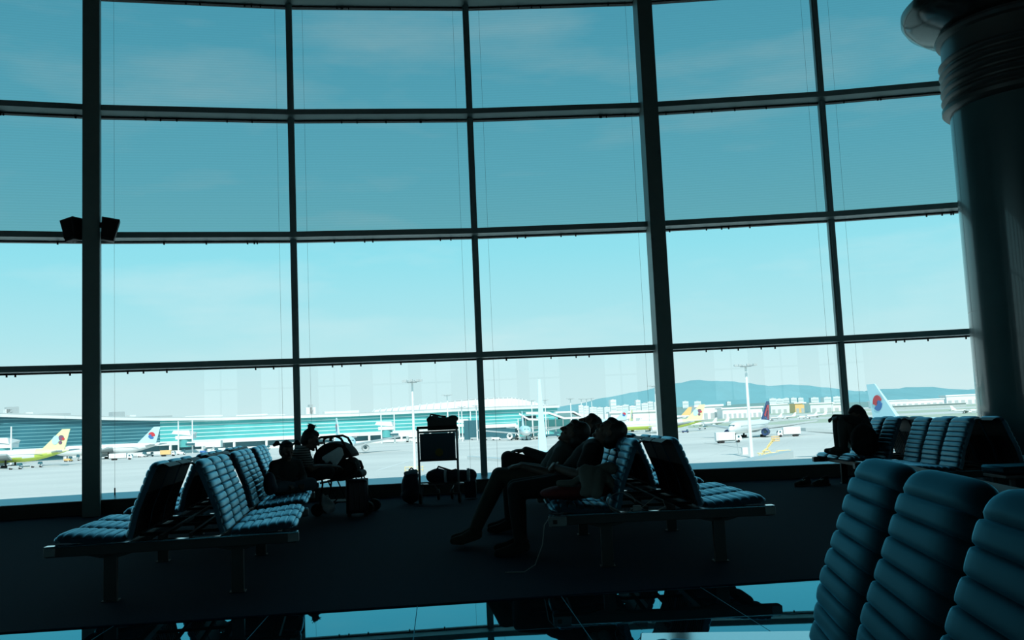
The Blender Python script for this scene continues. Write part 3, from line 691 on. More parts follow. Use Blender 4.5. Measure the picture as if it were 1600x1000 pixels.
# pair of shoes under the right-hand bench
for k, (dx, dy) in enumerate(((-.11, .0), (.13, -.05))):
    q = onz(1267, 760, 0)+Vector((dx, dy, .01)); o = thing('shoe', ['grey shoe on the carpet under the window, left of the pair', 'grey shoe on the carpet under the window, right of the pair'][k], 'shoe', q, R_(205), 'pair of shoes left on the carpet')
    mb = MB(); mb.cap((-.10, 0, .05), .042, (.06, 0, .042), .040); mb.cap((.05, 0, .04), .042, (.12, 0, .034), .030); mb.cap((-.09, 0, .06), .038, (-.095, 0, .10), .036); mb.cap((-.06, 0, .06), .036, (-.04, 0, .095), .03); remesh(mb, 'upper', M_greyc, o, .007, 2)
    mb = MB(); mb.prism([Vector((x, y, 0)) for x, y in ((-.135, -.035), (.1, -.045), (.15, 0), (.1, .045), (-.135, .035))], [Vector((x, y, .022)) for x, y in ((-.14, -.037), (.1, -.047), (.155, 0), (.1, .047), (-.14, .037))]); mb.build('sole', M_cream, o)
    mb = MB()
    for j in range(4): mb.tube([(-.02+.022*j, -.03, .085-.008*j), (-.015+.022*j, 0, .098-.008*j), (-.02+.022*j, .03, .085-.008*j)], .004, 5)
    mb.build('laces', M_white, o)

# ---- stroller
o = thing('stroller', 'black folding stroller with raised hood standing at the window', 'stroller', (-2.33, 12.62, .008), R_(-3))
def sx(px, py): return ((px-542)*.00834, 1.115-(py-665.5)*.00834)
def tub(nm, pts, r, ys=(-.23, .23), m=M_rub, join=False):
    mb = MB()
    for y in ys: mb.tube([Vector((sx(a, b)[0], y, sx(a, b)[1])) for a, b in pts], r, 8)
    if join: a, b = pts[-1] if join == 1 else pts[0]; mb.tube([Vector((sx(a, b)[0], ys[0], sx(a, b)[1])), Vector((sx(a, b)[0], ys[-1], sx(a, b)[1]))], r, 8)
    return mb.build(nm, m, o)
tub('handle', [(514, 690), (515, 684), (522, 681), (545, 680), (553, 684), (558, 693), (561, 706)], .016, (-.2, .2), M_rub, 2)
mb = MB(); a, b = sx(514, 690); mb.tube([Vector((a, -.2, b)), Vector((a, .2, b))], .017, 8); a, b = sx(538, 680); mb.tube([Vector((a, -.2, b)), Vector((a-.01, -.2, b-.06))], .02, 8); mb.build('hand_grip', M_rub, o)
tub('side_frame', [(514, 690), (517, 706), (521, 730), (524, 752)], .013); tub('side_frame', [(524, 752), (517, 796)], .012); tub('side_frame', [(532, 746), (545, 776), (520, 792)], .010); tub('side_frame', [(520, 750), (575, 742), (592, 794)], .012)
mb = MB(); n = 20; R0 = .225; cx_, cz_ = sx(540, 717)
vs = []; fs = []
for i in range(n+1):          # hood: barrel of cloth with rounded ends
    a = math.pi*(1.08-1.02*i/n)
    for j, (y, k) in enumerate(((-.235, .86), (-.22, .96), (-.15, 1), (0, 1.03), (.15, 1), (.22, .96), (.235, .86))): vs.append((cx_+R0*1.12*k*math.cos(a), y, cz_+R0*k*math.sin(a)))
for i in range(n):
    for j in range(6): fs.append((i*7+j, i*7+j+1, (i+1)*7+j+1, (i+1)*7+j))
mb.add(vs, fs); h_ = mb.build('hood', M_black, o); sm = h_.modifiers.new('t', 'SOLIDIFY'); sm.thickness = .012; sm.offset = -1
for y in (-.232, .232):
    mb = MB(); mb.prism([Vector((cx_+R0*1.05*math.cos(math.pi*(1.08-1.02*i/n)), y-.005, cz_+R0*.95*math.sin(math.pi*(1.08-1.02*i/n)))) for i in range(n+1)], [Vector((cx_+R0*1.05*math.cos(math.pi*(1.08-1.02*i/n)), y+.005, cz_+R0*.95*math.sin(math.pi*(1.08-1.02*i/n)))) for i in range(n+1)]); mb.build('hood_side', M_black, o)
mb = MB(); mb.ell((sx(545, 0)[0], 0, .56), (.21, .21, .15)); mb.ell((sx(527, 0)[0], 0, .62), (.12, .2, .18)); mb.cap((sx(560, 0)[0], -.1, .55), .12, (sx(560, 0)[0], .1, .55), .12); mb.ell((sx(564, 0)[0], 0, .60), (.10, .2, .12)); remesh(mb, 'seat', M_black, o, .012, 4)
tub('bumper_bar', [(556, 722), (564, 719), (572, 722), (575, 731), (573, 742)], .022, (-.18, .18), M_rub, 1)
mb = MB(); mb.cap((sx(577, 0)[0], -.14, .50), .05, (sx(577, 0)[0], .14, .50), .05); remesh(mb, 'foot_rest', M_rub, o, .01, 2)
mb = MB(); mb.span((sx(518, 0)[0], -.2, .155), (sx(572, 0)[0], .2, .17)); mb.span((sx(518, 0)[0], -.2, .17), (sx(520, 0)[0], .2, .23)); mb.build('basket', M_black, o)
for a, b in ((515, 0), (592, 0)):
    for y in (-.24, -.19, .19, .24):
        mb = MB(); mb.lathe([(.02, -.018), (.045, -.018), (.062, -.018), (.078, -.012), (.078, .012), (.062, .018), (.02, .018)], 20, Matrix.Translation((sx(a, 0)[0], y, .078)) @ Matrix.Rotation(math.pi/2, 4, 'X')); mb.build('wheel', M_rub, o)
b_ = Vector((-2.33, 12.62, 0))
o = soft('blanket', 'pale blanket draped over the stroller hood opening', 'blanket', b_+Vector((0, -.245, 0)), 0, [C_((-.13, 0, .73), .03, (.06, .0, .83), .035), C_((-.02, -.01, .70), .032, (.075, -.01, .80), .035), C_((.0, -.015, .64), .03, (.075, -.015, .74), .03), C_((-.10, 0, .69), .026, (-.02, 0, .76), .03), C_((.08, -.01, .83), .03, (.10, -.01, .77), .025)], M_white, None, .008, 'cloth')
o = soft('plastic_bag', 'white plastic bag hanging under the stroller', 'bag', b_+Vector((-.105, -.27, .02)), 0, [E_((.0, 0, .13), (.06, .05, .10)), E_((.03, 0, .10), (.08, .055, .08)), C_((-.03, 0, .15), .045, (-.045, 0, .25), .018)], M_white, None, .008)
# suitcase
ps = onz(557, 809, 0)
o = thing('suitcase', 'dark upright cabin suitcase standing beside the stroller', 'suitcase', (ps.x, ps.y+.1, .008), R_(8))
mb = MB(); mb.box((0, 0, .25), (.27, .21, .42)); mb.build('shell', M_plum, o, 35, .05)
mb = MB()
for x in (-.09, -.03, .03, .09): mb.box((x, -.108, .25), (.018, .010, .34))
mb.build('shell_ribs', M_plum, o, 35, .004)
mb = MB(); mb.box((0, 0, .25), (.276, .012, .425)); mb.build('zip_seam', M_rub, o)
mb = MB(); mb.tube([(-.06, .03, .46), (-.06, .03, .49), (-.03, .03, .505), (.03, .03, .505), (.06, .03, .49), (.06, .03, .46)], .010, 8); mb.build('carry_handle', M_rub, o)
for x in (-.10, .10):
    for y in (-.07, .07): mb = MB(); mb.lathe([(.005, -.012), (.024, -.012), (.024, .012), (.005, .012)], 14, Matrix.Translation((x, y, .024)) @ Matrix.Rotation(math.pi/2, 4, 'X')); mb.box((x, y, .042), (.02, .02, .02)); mb.build('wheel', M_rub, o)

# ---- luggage trolley at the window
T = Vector((-1.10, 13.45, .008)); o = thing('luggage_trolley', 'steel luggage trolley with dark blue sign panel parked at the window', 'trolley', T, R_(-2))
for x in (-.268, .268): mb = MB(); mb.tube([(x*.96, .02, .10), (x, 0, .30), (x, 0, 1.02)], .016, 10); mb.build('upright', M_chrome, o)
mb = MB(); mb.tube([(-.275, 0, 1.02), (-.275, -.04, 1.045), (.275, -.04, 1.045), (.275, 0, 1.02)], .019, 10); mb.build('handle_bar', M_rub, o)
M_sign = mat('dark_blue_panel', (.012, .060, .090), .5)
mb = MB(); mb.box((0, -.012, .785), (.49, .022, .355)); pn = mb.build('sign_panel', M_sign, o, 35, .004)
mb = MB(); mb.lathe([(.001, 0), (.055, 0), (.055, .006), (.001, .006)], 20, Matrix.Translation((.02, -.024, .70)) @ Matrix.Rotation(math.pi/2, 4, 'X')); mb.build('yellow_mark', mat('yellow_print', (.16, .11, .005), .6), pn)
mb = MB(); mb.tube([(-.27, 0, .595), (.27, 0, .595)], .014, 8); mb.build('cross_bar', M_chrome, o); mb = MB(); mb.tube([(-.27, 0, .985), (.27, 0, .985)], .012, 8); mb.build('cross_bar', M_chrome, o)
mb = MB(); mb.box((0, .08, .975), (.50, .20, .012)); mb.tube([(-.25, -.02, .98), (-.25, .18, .98), (.25, .18, .98), (.25, -.02, .98)], .008, 6); mb.build('top_tray', M_chrome, o)
mb = MB()
for x in (-.26, .26): mb.tube([(x, -.05, .27), (x, .75, .22)], .016, 8)
for k in range(6): mb.tube([(-.26, -.05+.16*k, .265-.01*k), (.26, -.05+.16*k, .265-.01*k)], .010, 6)
mb.build('platform', M_chrome, o)
mb = MB(); mb.tube([(-.25, .05, .12), (-.24, .1, .27)], .013, 6); mb.tube([(.25, .05, .12), (.24, .1, .27)], .013, 6); mb.tube([(-.24, .04, .13), (.24, .04, .13)], .013, 6); mb.tube([(-.1, .72, .11), (-.15, .7, .22)], .013, 6); mb.tube([(.1, .72, .11), (.15, .7, .22)], .013, 6); mb.build('axle_frame', M_chrome, o)
for x, y in ((-.27, .05), (.27, .05), (-.1, .72), (.1, .72)):
    mb = MB(); mb.lathe([(.01, -.02), (.06, -.02), (.075, -.012), (.075, .012), (.06, .02), (.01, .02)], 18, Matrix.Translation((x, y, .075)) @ Matrix.Rotation(math.pi/2, 4, 'Y')); mb.build('wheel', M_rub, o)
o = soft('tote_bag', 'grey tote bag sitting on top of the luggage trolley', 'bag', T+Vector((.065, .085, .992)), 0, [B_((0, 0, .09), (.40, .17, .16)), E_((-.12, 0, .16), (.10, .08, .055)), E_((.15, 0, .16), (.08, .08, .05)), E_((0, 0, .15), (.16, .08, .04))], M_greyc)
strap(o, [(-.17, -.05, .18), (-.15, -.05, .235), (-.10, -.05, .225), (-.02, -.05, .205), (.06, -.05, .195)], .012); strap(o, [(-.15, .05, .18), (-.12, .05, .225), (.02, .05, .195)], .010)
o = soft('duffel_bag', 'long navy duffel bag lying on the trolley platform', 'bag', T+Vector((.10, .30, .265)), 0, [C_((-.22, 0, .095), .088, (.24, 0, .09), .08), E_((-.14, 0, .12), (.13, .11, .085)), E_((.1, 0, .085), (.18, .11, .08))], M_navy)
strap(o, [(-.16, -.05, .17), (-.12, -.06, .23), (-.04, -.07, .20), (.06, -.07, .165), (.12, -.06, .18), (.16, -.05, .15)], .013)
for x in (-.03, .29):
    mb = MB(); mb.lathe([(.086, -.018), (.092, -.018), (.092, .018), (.086, .018)], 24, Matrix.Translation((x, 0, .094)) @ Matrix.Rotation(math.pi/2, 4, 'Y')); mb.build('pale_band', M_white, o)
o = soft('sleeping_roll', 'short navy roll beside the trolley on the right end of its platform', 'bag', T+Vector((.40, .62, .008)), 0, [C_((0, -.0, .28), .085, (0, .0, .32), .10), B_((0, 0, .13), (.16, .18, .24)), C_((0, -.02, .10), .085, (0, .02, .10), .085)], M_navy)
o = soft('backpack', 'navy backpack standing on the carpet at the left side of the luggage trolley', 'backpack', T+Vector((-.43, .30, .0)), 0, [E_((0, 0, .22), (.13, .13, .23)), E_((0, 0, .12), (.14, .14, .12)), E_((.02, -.1, .14), (.10, .05, .11)), E_((.03, 0, .38), (.09, .1, .09))], M_navy)
strap(o, [(-.02, .02, .455), (.02, .02, .49), (.06, .02, .455)], .010); mb = MB(); mb.cap((-.05, -.09, .42), .03, (.09, -.09, .44), .035); remesh(mb, 'pale_flap', M_blue, o, .009, 2)


# ================================================================== the airfield outside
def gp(px, py): return onz(px, py, GZ)
def gd(px, dist, z=GZ):                       # ground point seen in pixel column px at the given distance
    d = ray(px, 660); t = dist/d.y; return Vector((d.x*t, dist, z))
mb = MB(); mb.span((-9000, 24, GZ-.5), (9000, 9000, GZ)); struct(mb.build('ground', M_apron, None, None))
mb = MB(); mb.span((-20, 16.0, GZ), (30, 17, -.4)); 
# grass strips beyond the taxiways on the right
for i, (d0, d1, x0, x1) in enumerate(((760, 900, 1075, 1600), (1150, 1350, 1010, 1600), (1750, 2300, 960, 1650))):
    mb = MB(); a, b, c, d = gd(x0, d0, GZ+.05), gd(x1, d0*.93, GZ+.05), gd(x1, d1, GZ+.05), gd(x0, d1*1.06, GZ+.05)
    mb.prism([a-Vector((0, 0, .04)), b-Vector((0, 0, .04)), c-Vector((0, 0, .04)), d-Vector((0, 0, .04))], [a, b, c, d])
    o = struct(mb.build('ground_grass.%03d' % i, M_field, None, None))
# painted lines
def line(p, q, w, m, nm):
    p = Vector(p); q = Vector(q); n = Vector((-(q-p).y, (q-p).x, 0)).normalized()*w/2; z = Vector((0, 0, .03)); k = Vector((0, 0, .01))
    mb = MB(); mb.prism([p-n+k, q-n+k, q+n+k, p+n+k], [p-n+z, q-n+z, q+n+z, p+n+z]); o = mb.build(nm, m, None, None); struct(o)
line(gp(690, 752), gp(728, 734), .8, M_line, 'ground_marking'); line(gp(590, 735), gp(640, 720), .5, M_line, 'ground_marking.001')
line(gp(0, 735), gp(200, 722), .9, M_linedk, 'ground_marking.002'); line(gp(565, 708), gp(640, 705), 1.4, M_linedk, 'ground_marking.003')
line(gp(1250, 676), gp(1300, 670), 1.6, M_line, 'ground_marking.004'); line(gp(1090, 663), gp(1115, 665), 2.2, M_line, 'ground_marking.005')
line(gp(1249, 659), gp(1282, 655), 4, M_line, 'ground_marking.006'); line(gp(0, 775), gp(120, 766), .5, M_line, 'ground_marking.007')
line(gp(200, 745), gp(330, 730), .6, M_line, 'ground_marking.008'); line(gp(1100, 692), gp(1160, 700), .5, M_linedk, 'ground_marking.009')

# ---- terminal
TP = [(-90, 575, 31), (0, 600, 30), (100, 622, 27.6), (170, 640, 25.8), (250, 662, 24.2), (350, 685, 23.0), (450, 702, 22.4), (560, 722, 22), (660, 745, 22.4), (760, 775, 22.8), (872, 815, 22.6)]
base = [gd(px, d) for px, d, h in TP]; hgt = [h for _, _, h in TP]
tm = thing('terminal_building', 'long curving white and turquoise airport terminal across the apron', 'building', base[6])
def rel(p): return Vector(p)-tm.location
def strip(name, i0, i1, z0f, z1f, out, depth, m, sub=None):
    mb = MB()
    for i in range(i0, i1):
        a, b = base[i], base[i+1]; n = Vector(((b-a).y, -(b-a).x, 0)).normalized()
        vs0 = [a+n*out, b+n*out, b+n*(out-depth), a+n*(out-depth)]
        za0, zb0, za1, zb1 = z0f(i), z0f(i+1), z1f(i), z1f(i+1)
        lo = [rel(vs0[0]+Vector((0, 0, za0))), rel(vs0[1]+Vector((0, 0, zb0))), rel(vs0[2]+Vector((0, 0, zb0))), rel(vs0[3]+Vector((0, 0, za0)))]
        hi = [rel(vs0[0]+Vector((0, 0, za1))), rel(vs0[1]+Vector((0, 0, zb1))), rel(vs0[2]+Vector((0, 0, zb1))), rel(vs0[3]+Vector((0, 0, za1)))]
        mb.prism(lo, hi)
    return mb.build(name, m, sub or tm, 20)
NT = len(TP)-1
strip('dimmed_glass_facade', 0, 4, lambda i: 7.6, lambda i: hgt[i]-1.5, 0, 20, M_facL)
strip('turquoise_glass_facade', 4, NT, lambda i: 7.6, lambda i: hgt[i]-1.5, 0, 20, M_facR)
strip('roof', 0, NT, lambda i: hgt[i]-1.7, lambda i: hgt[i], 3.0, 26, M_bw)
strip('roof_ledge', 0, NT, lambda i: hgt[i], lambda i: hgt[i]+.9, 1.0, 20, M_bg)
strip('balcony_band', 0, NT, lambda i: 5.6, lambda i: 8.0, 2.2, 22, M_bw)
strip('ground_storey', 0, NT, lambda i: 0, lambda i: 5.8, -1.5, 18, M_gld)
strip('plinth', 2, NT, lambda i: 0, lambda i: 1.9, 1.2, 3, M_bw)
for i in range(2, NT):
    a, b = base[i], base[i+1]; n = Vector(((b-a).y, -(b-a).x, 0)).normalized(); L = (b-a).length; k = int(L/18)
    for q in range(k):
        p = a+(b-a)*(q+.3)/k+n*1.4; mb = MB(); mb.box(rel(p+Vector((0, 0, 2.9))), (1.5, 1.5, 5.8)); mb.build('pillar', M_bw, tm)
def on_roof(px, wd, ht, nm, m, dp=8):
    for i in range(NT):
        if TP[i][0] <= px <= TP[i+1][0]:
            f = (px-TP[i][0])/(TP[i+1][0]-TP[i][0]); p = base[i].lerp(base[i+1], f); h = hgt[i]+(hgt[i+1]-hgt[i])*f
            a = math.atan2((base[i+1]-base[i]).y, (base[i+1]-base[i]).x); rot = Matrix.Rotation(a, 3, 'Z')
            mb = MB(); mb.box(rel(p+rot @ Vector((0, 10, 0))+Vector((0, 0, h+ht/2))), (wd, dp, ht), rot); return mb.build(nm, m, tm)
on_roof(22, 7, 5.2, 'plant_room', M_bg); on_roof(16, 4, 3.6, 'plant_room', M_bw); on_roof(48, 4, 2, 'plant_room', M_bw); on_roof(82, 24, 1.7, 'roof_screen', M_bg)
on_roof(190, 8, 4.2, 'plant_room', M_bg); on_roof(212, 4, 2.2, 'plant_room', M_bw); on_roof(245, 26, 1.7, 'roof_screen', M_bg)
on_roof(322, 26, 1.8, 'roof_screen', M_bw); on_roof(395, 22, 2, 'roof_screen', M_bw); on_roof(432, 14, 1.4, 'roof_screen', M_bw)
on_roof(488, 7, 6, 'plant_room', M_bw); on_roof(489, 2.5, 8, 'stair_head', M_bg); on_roof(537, 26, 2.6, 'roof_screen', M_bw)
# ribbed vault of the main hall behind
mb = MB(); mb2 = MB(); mb3 = MB(); V = [(585, 641), (620, 637), (660, 632.5), (700, 628.5), (740, 625), (775, 623), (800, 622.5), (820, 625), (845, 631), (868, 637)]
D = 905; fr = []; bk = []
for px, py in V:
    p = aty(px, py, D); fr.append(Vector((p.x, D-25, GZ+20))); bk.append(p)
prev = None
for j in range(len(V)-1):
    c0, c1 = bk[j], bk[j+1]
    for q in range(4):
        f0, f1 = q/4, (q+1)/4
        A = fr[j].lerp(c0, f0); B = fr[j+1].lerp(c1, f0); C = fr[j+1].lerp(c1, f1); Dd = fr[j].lerp(c0, f1)
        th = Vector((0, 3, -1.0)); mb.prism([A+th, B+th, C+th, Dd+th], [A, B, C, Dd])
o = thing('terminal_hall', 'big low vaulted ribbed roof rising behind the terminal', 'building', bk[4])
for q in (mb,): q.v = [tuple(Vector(v)-o.location) for v in q.v]
mb.build('vault_roof', M_bw, o)
for j in range(34):
    f = j/33*(len(V)-1.01); i = int(f); g = f-i; t1 = bk[i].lerp(bk[i+1], g); b1 = fr[i].lerp(fr[i+1], g)
    m_ = MB(); m_.tube([b1+Vector((0, -1, .6))-o.location, b1.lerp(t1, .5)+Vector((0, -1, 1.2))-o.location, t1+Vector((0, 0, .5))-o.location], .55, 5); m_.build('roof_rib', M_bw, o)
m_ = MB(); m_.tube([p+Vector((0, 2, .6))-o.location for p in bk[3:8]], .9, 6); m_.build('ridge_band', M_bg, o)
m_ = MB(); m_.span((fr[0].x-o.location.x, -22, GZ-o.location.z), (fr[-1].x-o.location.x, 6, GZ+20-o.location.z)); m_.build('hall_wall', M_gld, o)
# glazed pier building with folded white roof
o = thing('pier_building', 'glass pier building with folded white roofs at the terminal corner', 'building', gd(850, 700))
def at700(px, py, y=700): p = aty(px, py, y); return p-o.location
def slabp(pts, th, d, nm, m):
    a = [at700(px, py, 690) for px, py in pts]; b = [at700(px, py, 690)+Vector((0, d, 0)) for px, py in pts]
    mb = MB()
    for i in range(len(pts)-1):
        q = [a[i], a[i+1], b[i+1], b[i]]; mb.prism([v-Vector((0, 0, th)) for v in q], q)
    return mb.build(nm, m, o)
slabp([(811, 645), (826, 653.5), (842, 654)], 1.4, 30, 'folded_roof', M_bw); slabp([(822, 644), (858, 643.5), (882, 652), (905, 651)], 1.4, 34, 'folded_roof', M_bw); slabp([(868, 643), (896, 642), (910, 649)], 1.2, 40, 'folded_roof', M_bw)
a = at700(811, 690, 700); b = at700(905, 690, 700)
mb = MB(); mb.span((a.x, 2, 0), (b.x, 30, 11.5)); mb.build('glass_wall', M_glt, o)
mb = MB(); mb.span((a.x+4, 3, 11.4), (b.x-30, 28, 15)); mb.build('clerestory', M_gld, o)
for k in range(9):
    mb = MB(); mb.box((a.x+(b.x-a.x)*k/8, 1.8, 6.4), (.7, .7, 12.8)); mb.build('mullion', M_bw, o)
mb = MB(); mb.span((a.x-1, 1.2, 5.2), (b.x, 3, 6.4)); mb.build('band', M_bw, o)
o = thing('gate_building', 'low white framed gatehouse of glass left of the pier building', 'building', gd(782, 680))
mb = MB(); mb.span((-14, 0, 0), (10, 14, 8)); mb.build('glass_wall', M_gld, o)
mb = MB(); mb.span((-15, -.8, 7.6), (11, 15, 10)); mb.build('roof', M_bw, o)
mb = MB(); mb.span((-15.2, -.8, 0), (-13.6, 1, 8)); mb.build('pillar', M_bw, o)
mb = MB(); mb.span((-26, 4, 0), (-15, 15, 13.5)); mb.build('stair_tower', M_gld, o)

# ---- jet bridges
def jet_bridge(px, d, label, sc=1, flip=1, twin=True):
    o = thing('jet_bridge', label, 'jet bridge', gd(px, d), 0, 'jet bridges along the terminal'); f = flip
    mb = MB(); mb.lathe([(4.2*sc, 4), (4.2*sc, 9.6*sc)], 16); mb.build('rotunda', M_glt, o)
    mb = MB(); z = 11.6*sc
    mb.prism([(-8*sc, -5, z+1.6), (5*sc, -5, z), (5*sc, 6, z), (-8*sc, 6, z+1.6)], [(-6.5*sc, -5, z+3.8), (4*sc, -5, z+3.6), (6*sc, 6, z+2), (-6.5*sc, 6, z+3.8)]); mb.build('canopy_roof', M_bw, o)
    mb = MB(); mb.span((-5.5*sc, -4.5, 9.4*sc), (5.5*sc, 5, 11.7*sc)); mb.build('roof_deck', M_bw, o)
    if twin:
        for x in (-3.2*sc, 6.2*sc):
            mb = MB(); mb.tube([(x, -5, 0), (x, -5, 21.5*sc)], [.55, .4], 8); mb.build('pylon', M_mast, o)
    mb = MB(); L = 24*sc
    for k, (x0, x1, w) in enumerate(((4, .42*L, 1.5), (.40*L, .72*L, 1.8), (.70*L, L, 2.1))):
        mb.box((f*(x0+x1)/2, -8-k*1.0, 6.2-k*.5), (x1-x0, 3, w*1.7))
    mb.build('tunnel', M_bw, o)
    mb = MB(); mb.box((f*.5*L, -10.2, 6.0), (.72*L, .25, 1.3)); mb.build('tunnel_windows', M_gld, o)
    mb = MB(); mb.box((f*(L+1.5), -11, 5.4), (4, 4.6, 4.4)); mb.build('cab', M_bw, o)
    mb = MB(); mb.box((f*.66*L, -10, 2.2), (1.6, 2.4, 4.4)); mb.box((f*.66*L, -10, .6), (4.5, 2.4, 1.0)); mb.build('drive_column', M_bg, o)
    mb = MB(); mb.prism([(f*.78*L, -12.6, 0), (f*(.78*L+1), -12.6, 0), (f*(L), -12.6, 4), (f*(L-1), -12.6, 4)], [(f*.78*L, -11.6, 0), (f*(.78*L+1), -11.6, 0), (f*L, -11.6, 4), (f*(L-1), -11.6, 4)]); mb.build('service_stair', M_bg, o)
jet_bridge(290, 655, 'jet bridge with twin white pylons right of the blue-tailed airliner', 1.0)
jet_bridge(604, 700, 'jet bridge in front of the turquoise facade right of the stroller', 1.0)
jet_bridge(724, 745, 'jet bridge right behind the luggage trolley', .95)
jet_bridge(8, 560, 'jet bridge at the far left edge behind the lime airliner', 1.0, -1)

# ---- light masts
def mast(px, top, d, label, r=.45, heads=True):
    b = gd(px, d); zt = aty(px, top, d); o = thing('floodlight_mast', label, 'light mast', b, 0, 'floodlight masts on the apron'); h = zt.z-GZ; dx = zt.x-b.x
    mb = MB(); mb.tube([(0, 0, 0), (0, 0, h-1)], [r, r*.55], 10); mb.build('pole', M_mast, o)
    w = max(1.6, r*5)
    mb = MB(); mb.lathe([(w*.55, h-1.2), (w*.6, h-1.0), (w*.55, h-.9)], 14)
    for k in range(8):
        a = k*math.pi/4; mb.box((w*math.cos(a), w*math.sin(a), h-.75), (.7, .7, .5)); mb.tube([(0, 0, h-1), (w*math.cos(a), w*math.sin(a), h-.9)], .1, 5)
    mb.build('lamp_ring', M_bg, o); return o
mast(1171, 566, 262, 'tall white floodlight mast standing by the yellow lift on the apron', .55)
mast(646, 590, 225, 'tall white floodlight mast rising behind the luggage trolley', .40)
mast(1027, 600, 420, 'white floodlight mast left of the thick right-hand upright', .6)
for px, top, d, lb in ((700, 615, 520, 'slender floodlight mast above the tote bag on the trolley'), (832, 624, 662, 'slender mast in front of the folded pier roof, left of the tall fin'),
    (853, 623, 664, 'slender mast in front of the folded pier roof, right of the tall fin'), (893, 621, 640, 'slender mast at the right end of the pier building'),
    (910, 622, 900, 'leftmost of three close masts before the white city blocks'), (918, 622, 905, 'middle of three close masts before the white city blocks'), (926, 621, 890, 'rightmost of three close masts before the white city blocks'),
    (722, 634, 640, 'slender mast just right of the trolley sign panel'), (745, 632, 650, 'slender mast beside the middle window upright'), (600, 1, 1, '')):
    if lb: mast(px, top, d, lb, .5)

# ---- aircraft
def airplane(pos, heading, label, sc=1., top=None, belly=None, fin_m=None, tail_logo=None, belly_frac=-.25, engine_m=None, aft=None):
    o = thing('airliner', label, 'airplane', pos, heading, None); top = top or M_pw; belly = belly or M_pw; fin_m = fin_m or M_pw
    R = 3.1*sc; L = 64*sc; zc = 5.6*sc; hl = L/2
    st = [(hl, .02, -.35), (hl-.6, .22, -.3), (hl-1.8, .45, -.22), (hl-3.6, .68, -.12), (hl-6, .87, -.04), (hl-9, 1, 0), (0, 1, 0), (-hl+22, 1, 0), (-hl+16, .92, .08), (-hl+10, .68, .26), (-hl+5, .42, .44), (-hl+1.5, .2, .55), (-hl, .06, .6)]
    st = [(x if abs(x) < hl-30 else x, r, dz) for x, r, dz in st]
    n = 28; mb = MB(); vs = []; fs = []
    for x, r, dz in st:
        for k in range(n):
            a = 2*math.pi*k/n; vs.append((x, R*r*math.cos(a), zc+R*dz+R*r*math.sin(a)))
    for i in range(len(st)-1):
        for k in range(n): fs.append((i*n+k, (i+1)*n+k, (i+1)*n+(k+1) % n, i*n+(k+1) % n))
    mb.add(vs, fs); mb.mi = []
    for f in fs:
        cx = sum(vs[i][0] for i in f)/4; cz = sum(vs[i][2] for i in f)/4
        lim = zc+R*(belly_frac+(.55 if (cx < -hl+14*sc) else .0))
        mb.mi.append(1 if cz < lim else (2 if aft and cx < -hl+15*sc else 0))
    mb.build('fuselage', [top, belly, aft or top], o, 60)
    f = [(-hl+14*sc, 0), (-hl+2.2*sc, 0), (-hl-.6*sc, 10.2*sc), (-hl+3.4*sc, 10.2*sc)]; zb = zc+R*.72
    A = [Vector((x, -.55*sc*(1-z/(14*sc)), zb+z)) for x, z in f]; B = [Vector((x, .55*sc*(1-z/(14*sc)), zb+z)) for x, z in f]
    mb = MB(); mb.prism(A, B); fin = mb.build('tail_fin', fin_m, o, 30)
    if tail_logo: tail_logo(fin, -hl+4.6*sc, zb+5.0*sc, sc)
    for sg in (1, -1):
        a = [Vector((9*sc, sg*2.2*sc, zc-1.6*sc)), Vector((-5*sc, sg*2.2*sc, zc-1.6*sc)), Vector((-9.5*sc, sg*14*sc, zc-.6*sc)), Vector((-15.5*sc, sg*30*sc, zc+1.6*sc)), Vector((-13*sc, sg*30*sc, zc+1.6*sc))]
        mb = MB(); mb.prism([v-Vector((0, 0, .55*sc)) for v in a], [v+Vector((0, 0, .25*sc)) for v in a]); mb.build('wing', M_pgrey, o, 20)
        a = [Vector((-hl+9*sc, sg*.8*sc, zc+1.3*sc)), Vector((-hl+3*sc, sg*.8*sc, zc+1.3*sc)), Vector((-hl-1*sc, sg*10.5*sc, zc+2.1*sc)), Vector((-hl+1.5*sc, sg*10.5*sc, zc+2.1*sc))]
        mb = MB(); mb.prism([v-Vector((0, 0, .25*sc)) for v in a], [v+Vector((0, 0, .15*sc)) for v in a]); mb.build('stabilizer', M_pgrey, o, 20)
        M4 = Matrix.Translation((6*sc, sg*9.6*sc, zc-2.9*sc)) @ Matrix.Rotation(math.pi/2, 4, 'Y')
        mb = MB(); mb.lathe([(.6*sc, -3.4*sc), (1.1*sc, -3*sc), (1.75*sc, -.5*sc), (1.9*sc, 1.5*sc), (1.85*sc, 2.4*sc), (1.6*sc, 2.6*sc), (1.55*sc, 1.9*sc), (.3*sc, 1.6*sc)], 24, M4); en = mb.build('engine', engine_m or top, o)
        mb = MB(); mb.lathe([(.02, 1.9*sc), (.4*sc, 1.7*sc), (1.56*sc, 1.75*sc), (1.56*sc, 1.65*sc)], 20, M4); mb.build('fan', M_fan, en)
        mb = MB(); mb.box((4*sc, sg*9.6*sc, zc-1.3*sc), (5*sc, .4*sc, 1.6*sc)); mb.build('pylon', M_pgrey, o)
        mb = MB(); mb.box((-3*sc, sg*5*sc, 2.4*sc), (.7*sc, .7*sc, 3.6*sc))
        for dx in (-1.5, 0, 1.5):
            for dy in (-.6, .6): mb.lathe([(.02, -.25*sc), (.65*sc, -.25*sc), (.65*sc, .25*sc), (.02, .25*sc)], 12, Matrix.Translation(((-3+dx)*sc, (sg*5+dy)*sc, .65*sc)) @ Matrix.Rotation(math.pi/2, 4, 'X'))
        mb.build('landing_gear', M_tyre, o)
    mb = MB(); mb.box((hl-8*sc, 0, 2*sc), (.5*sc, .5*sc, 3.6*sc))
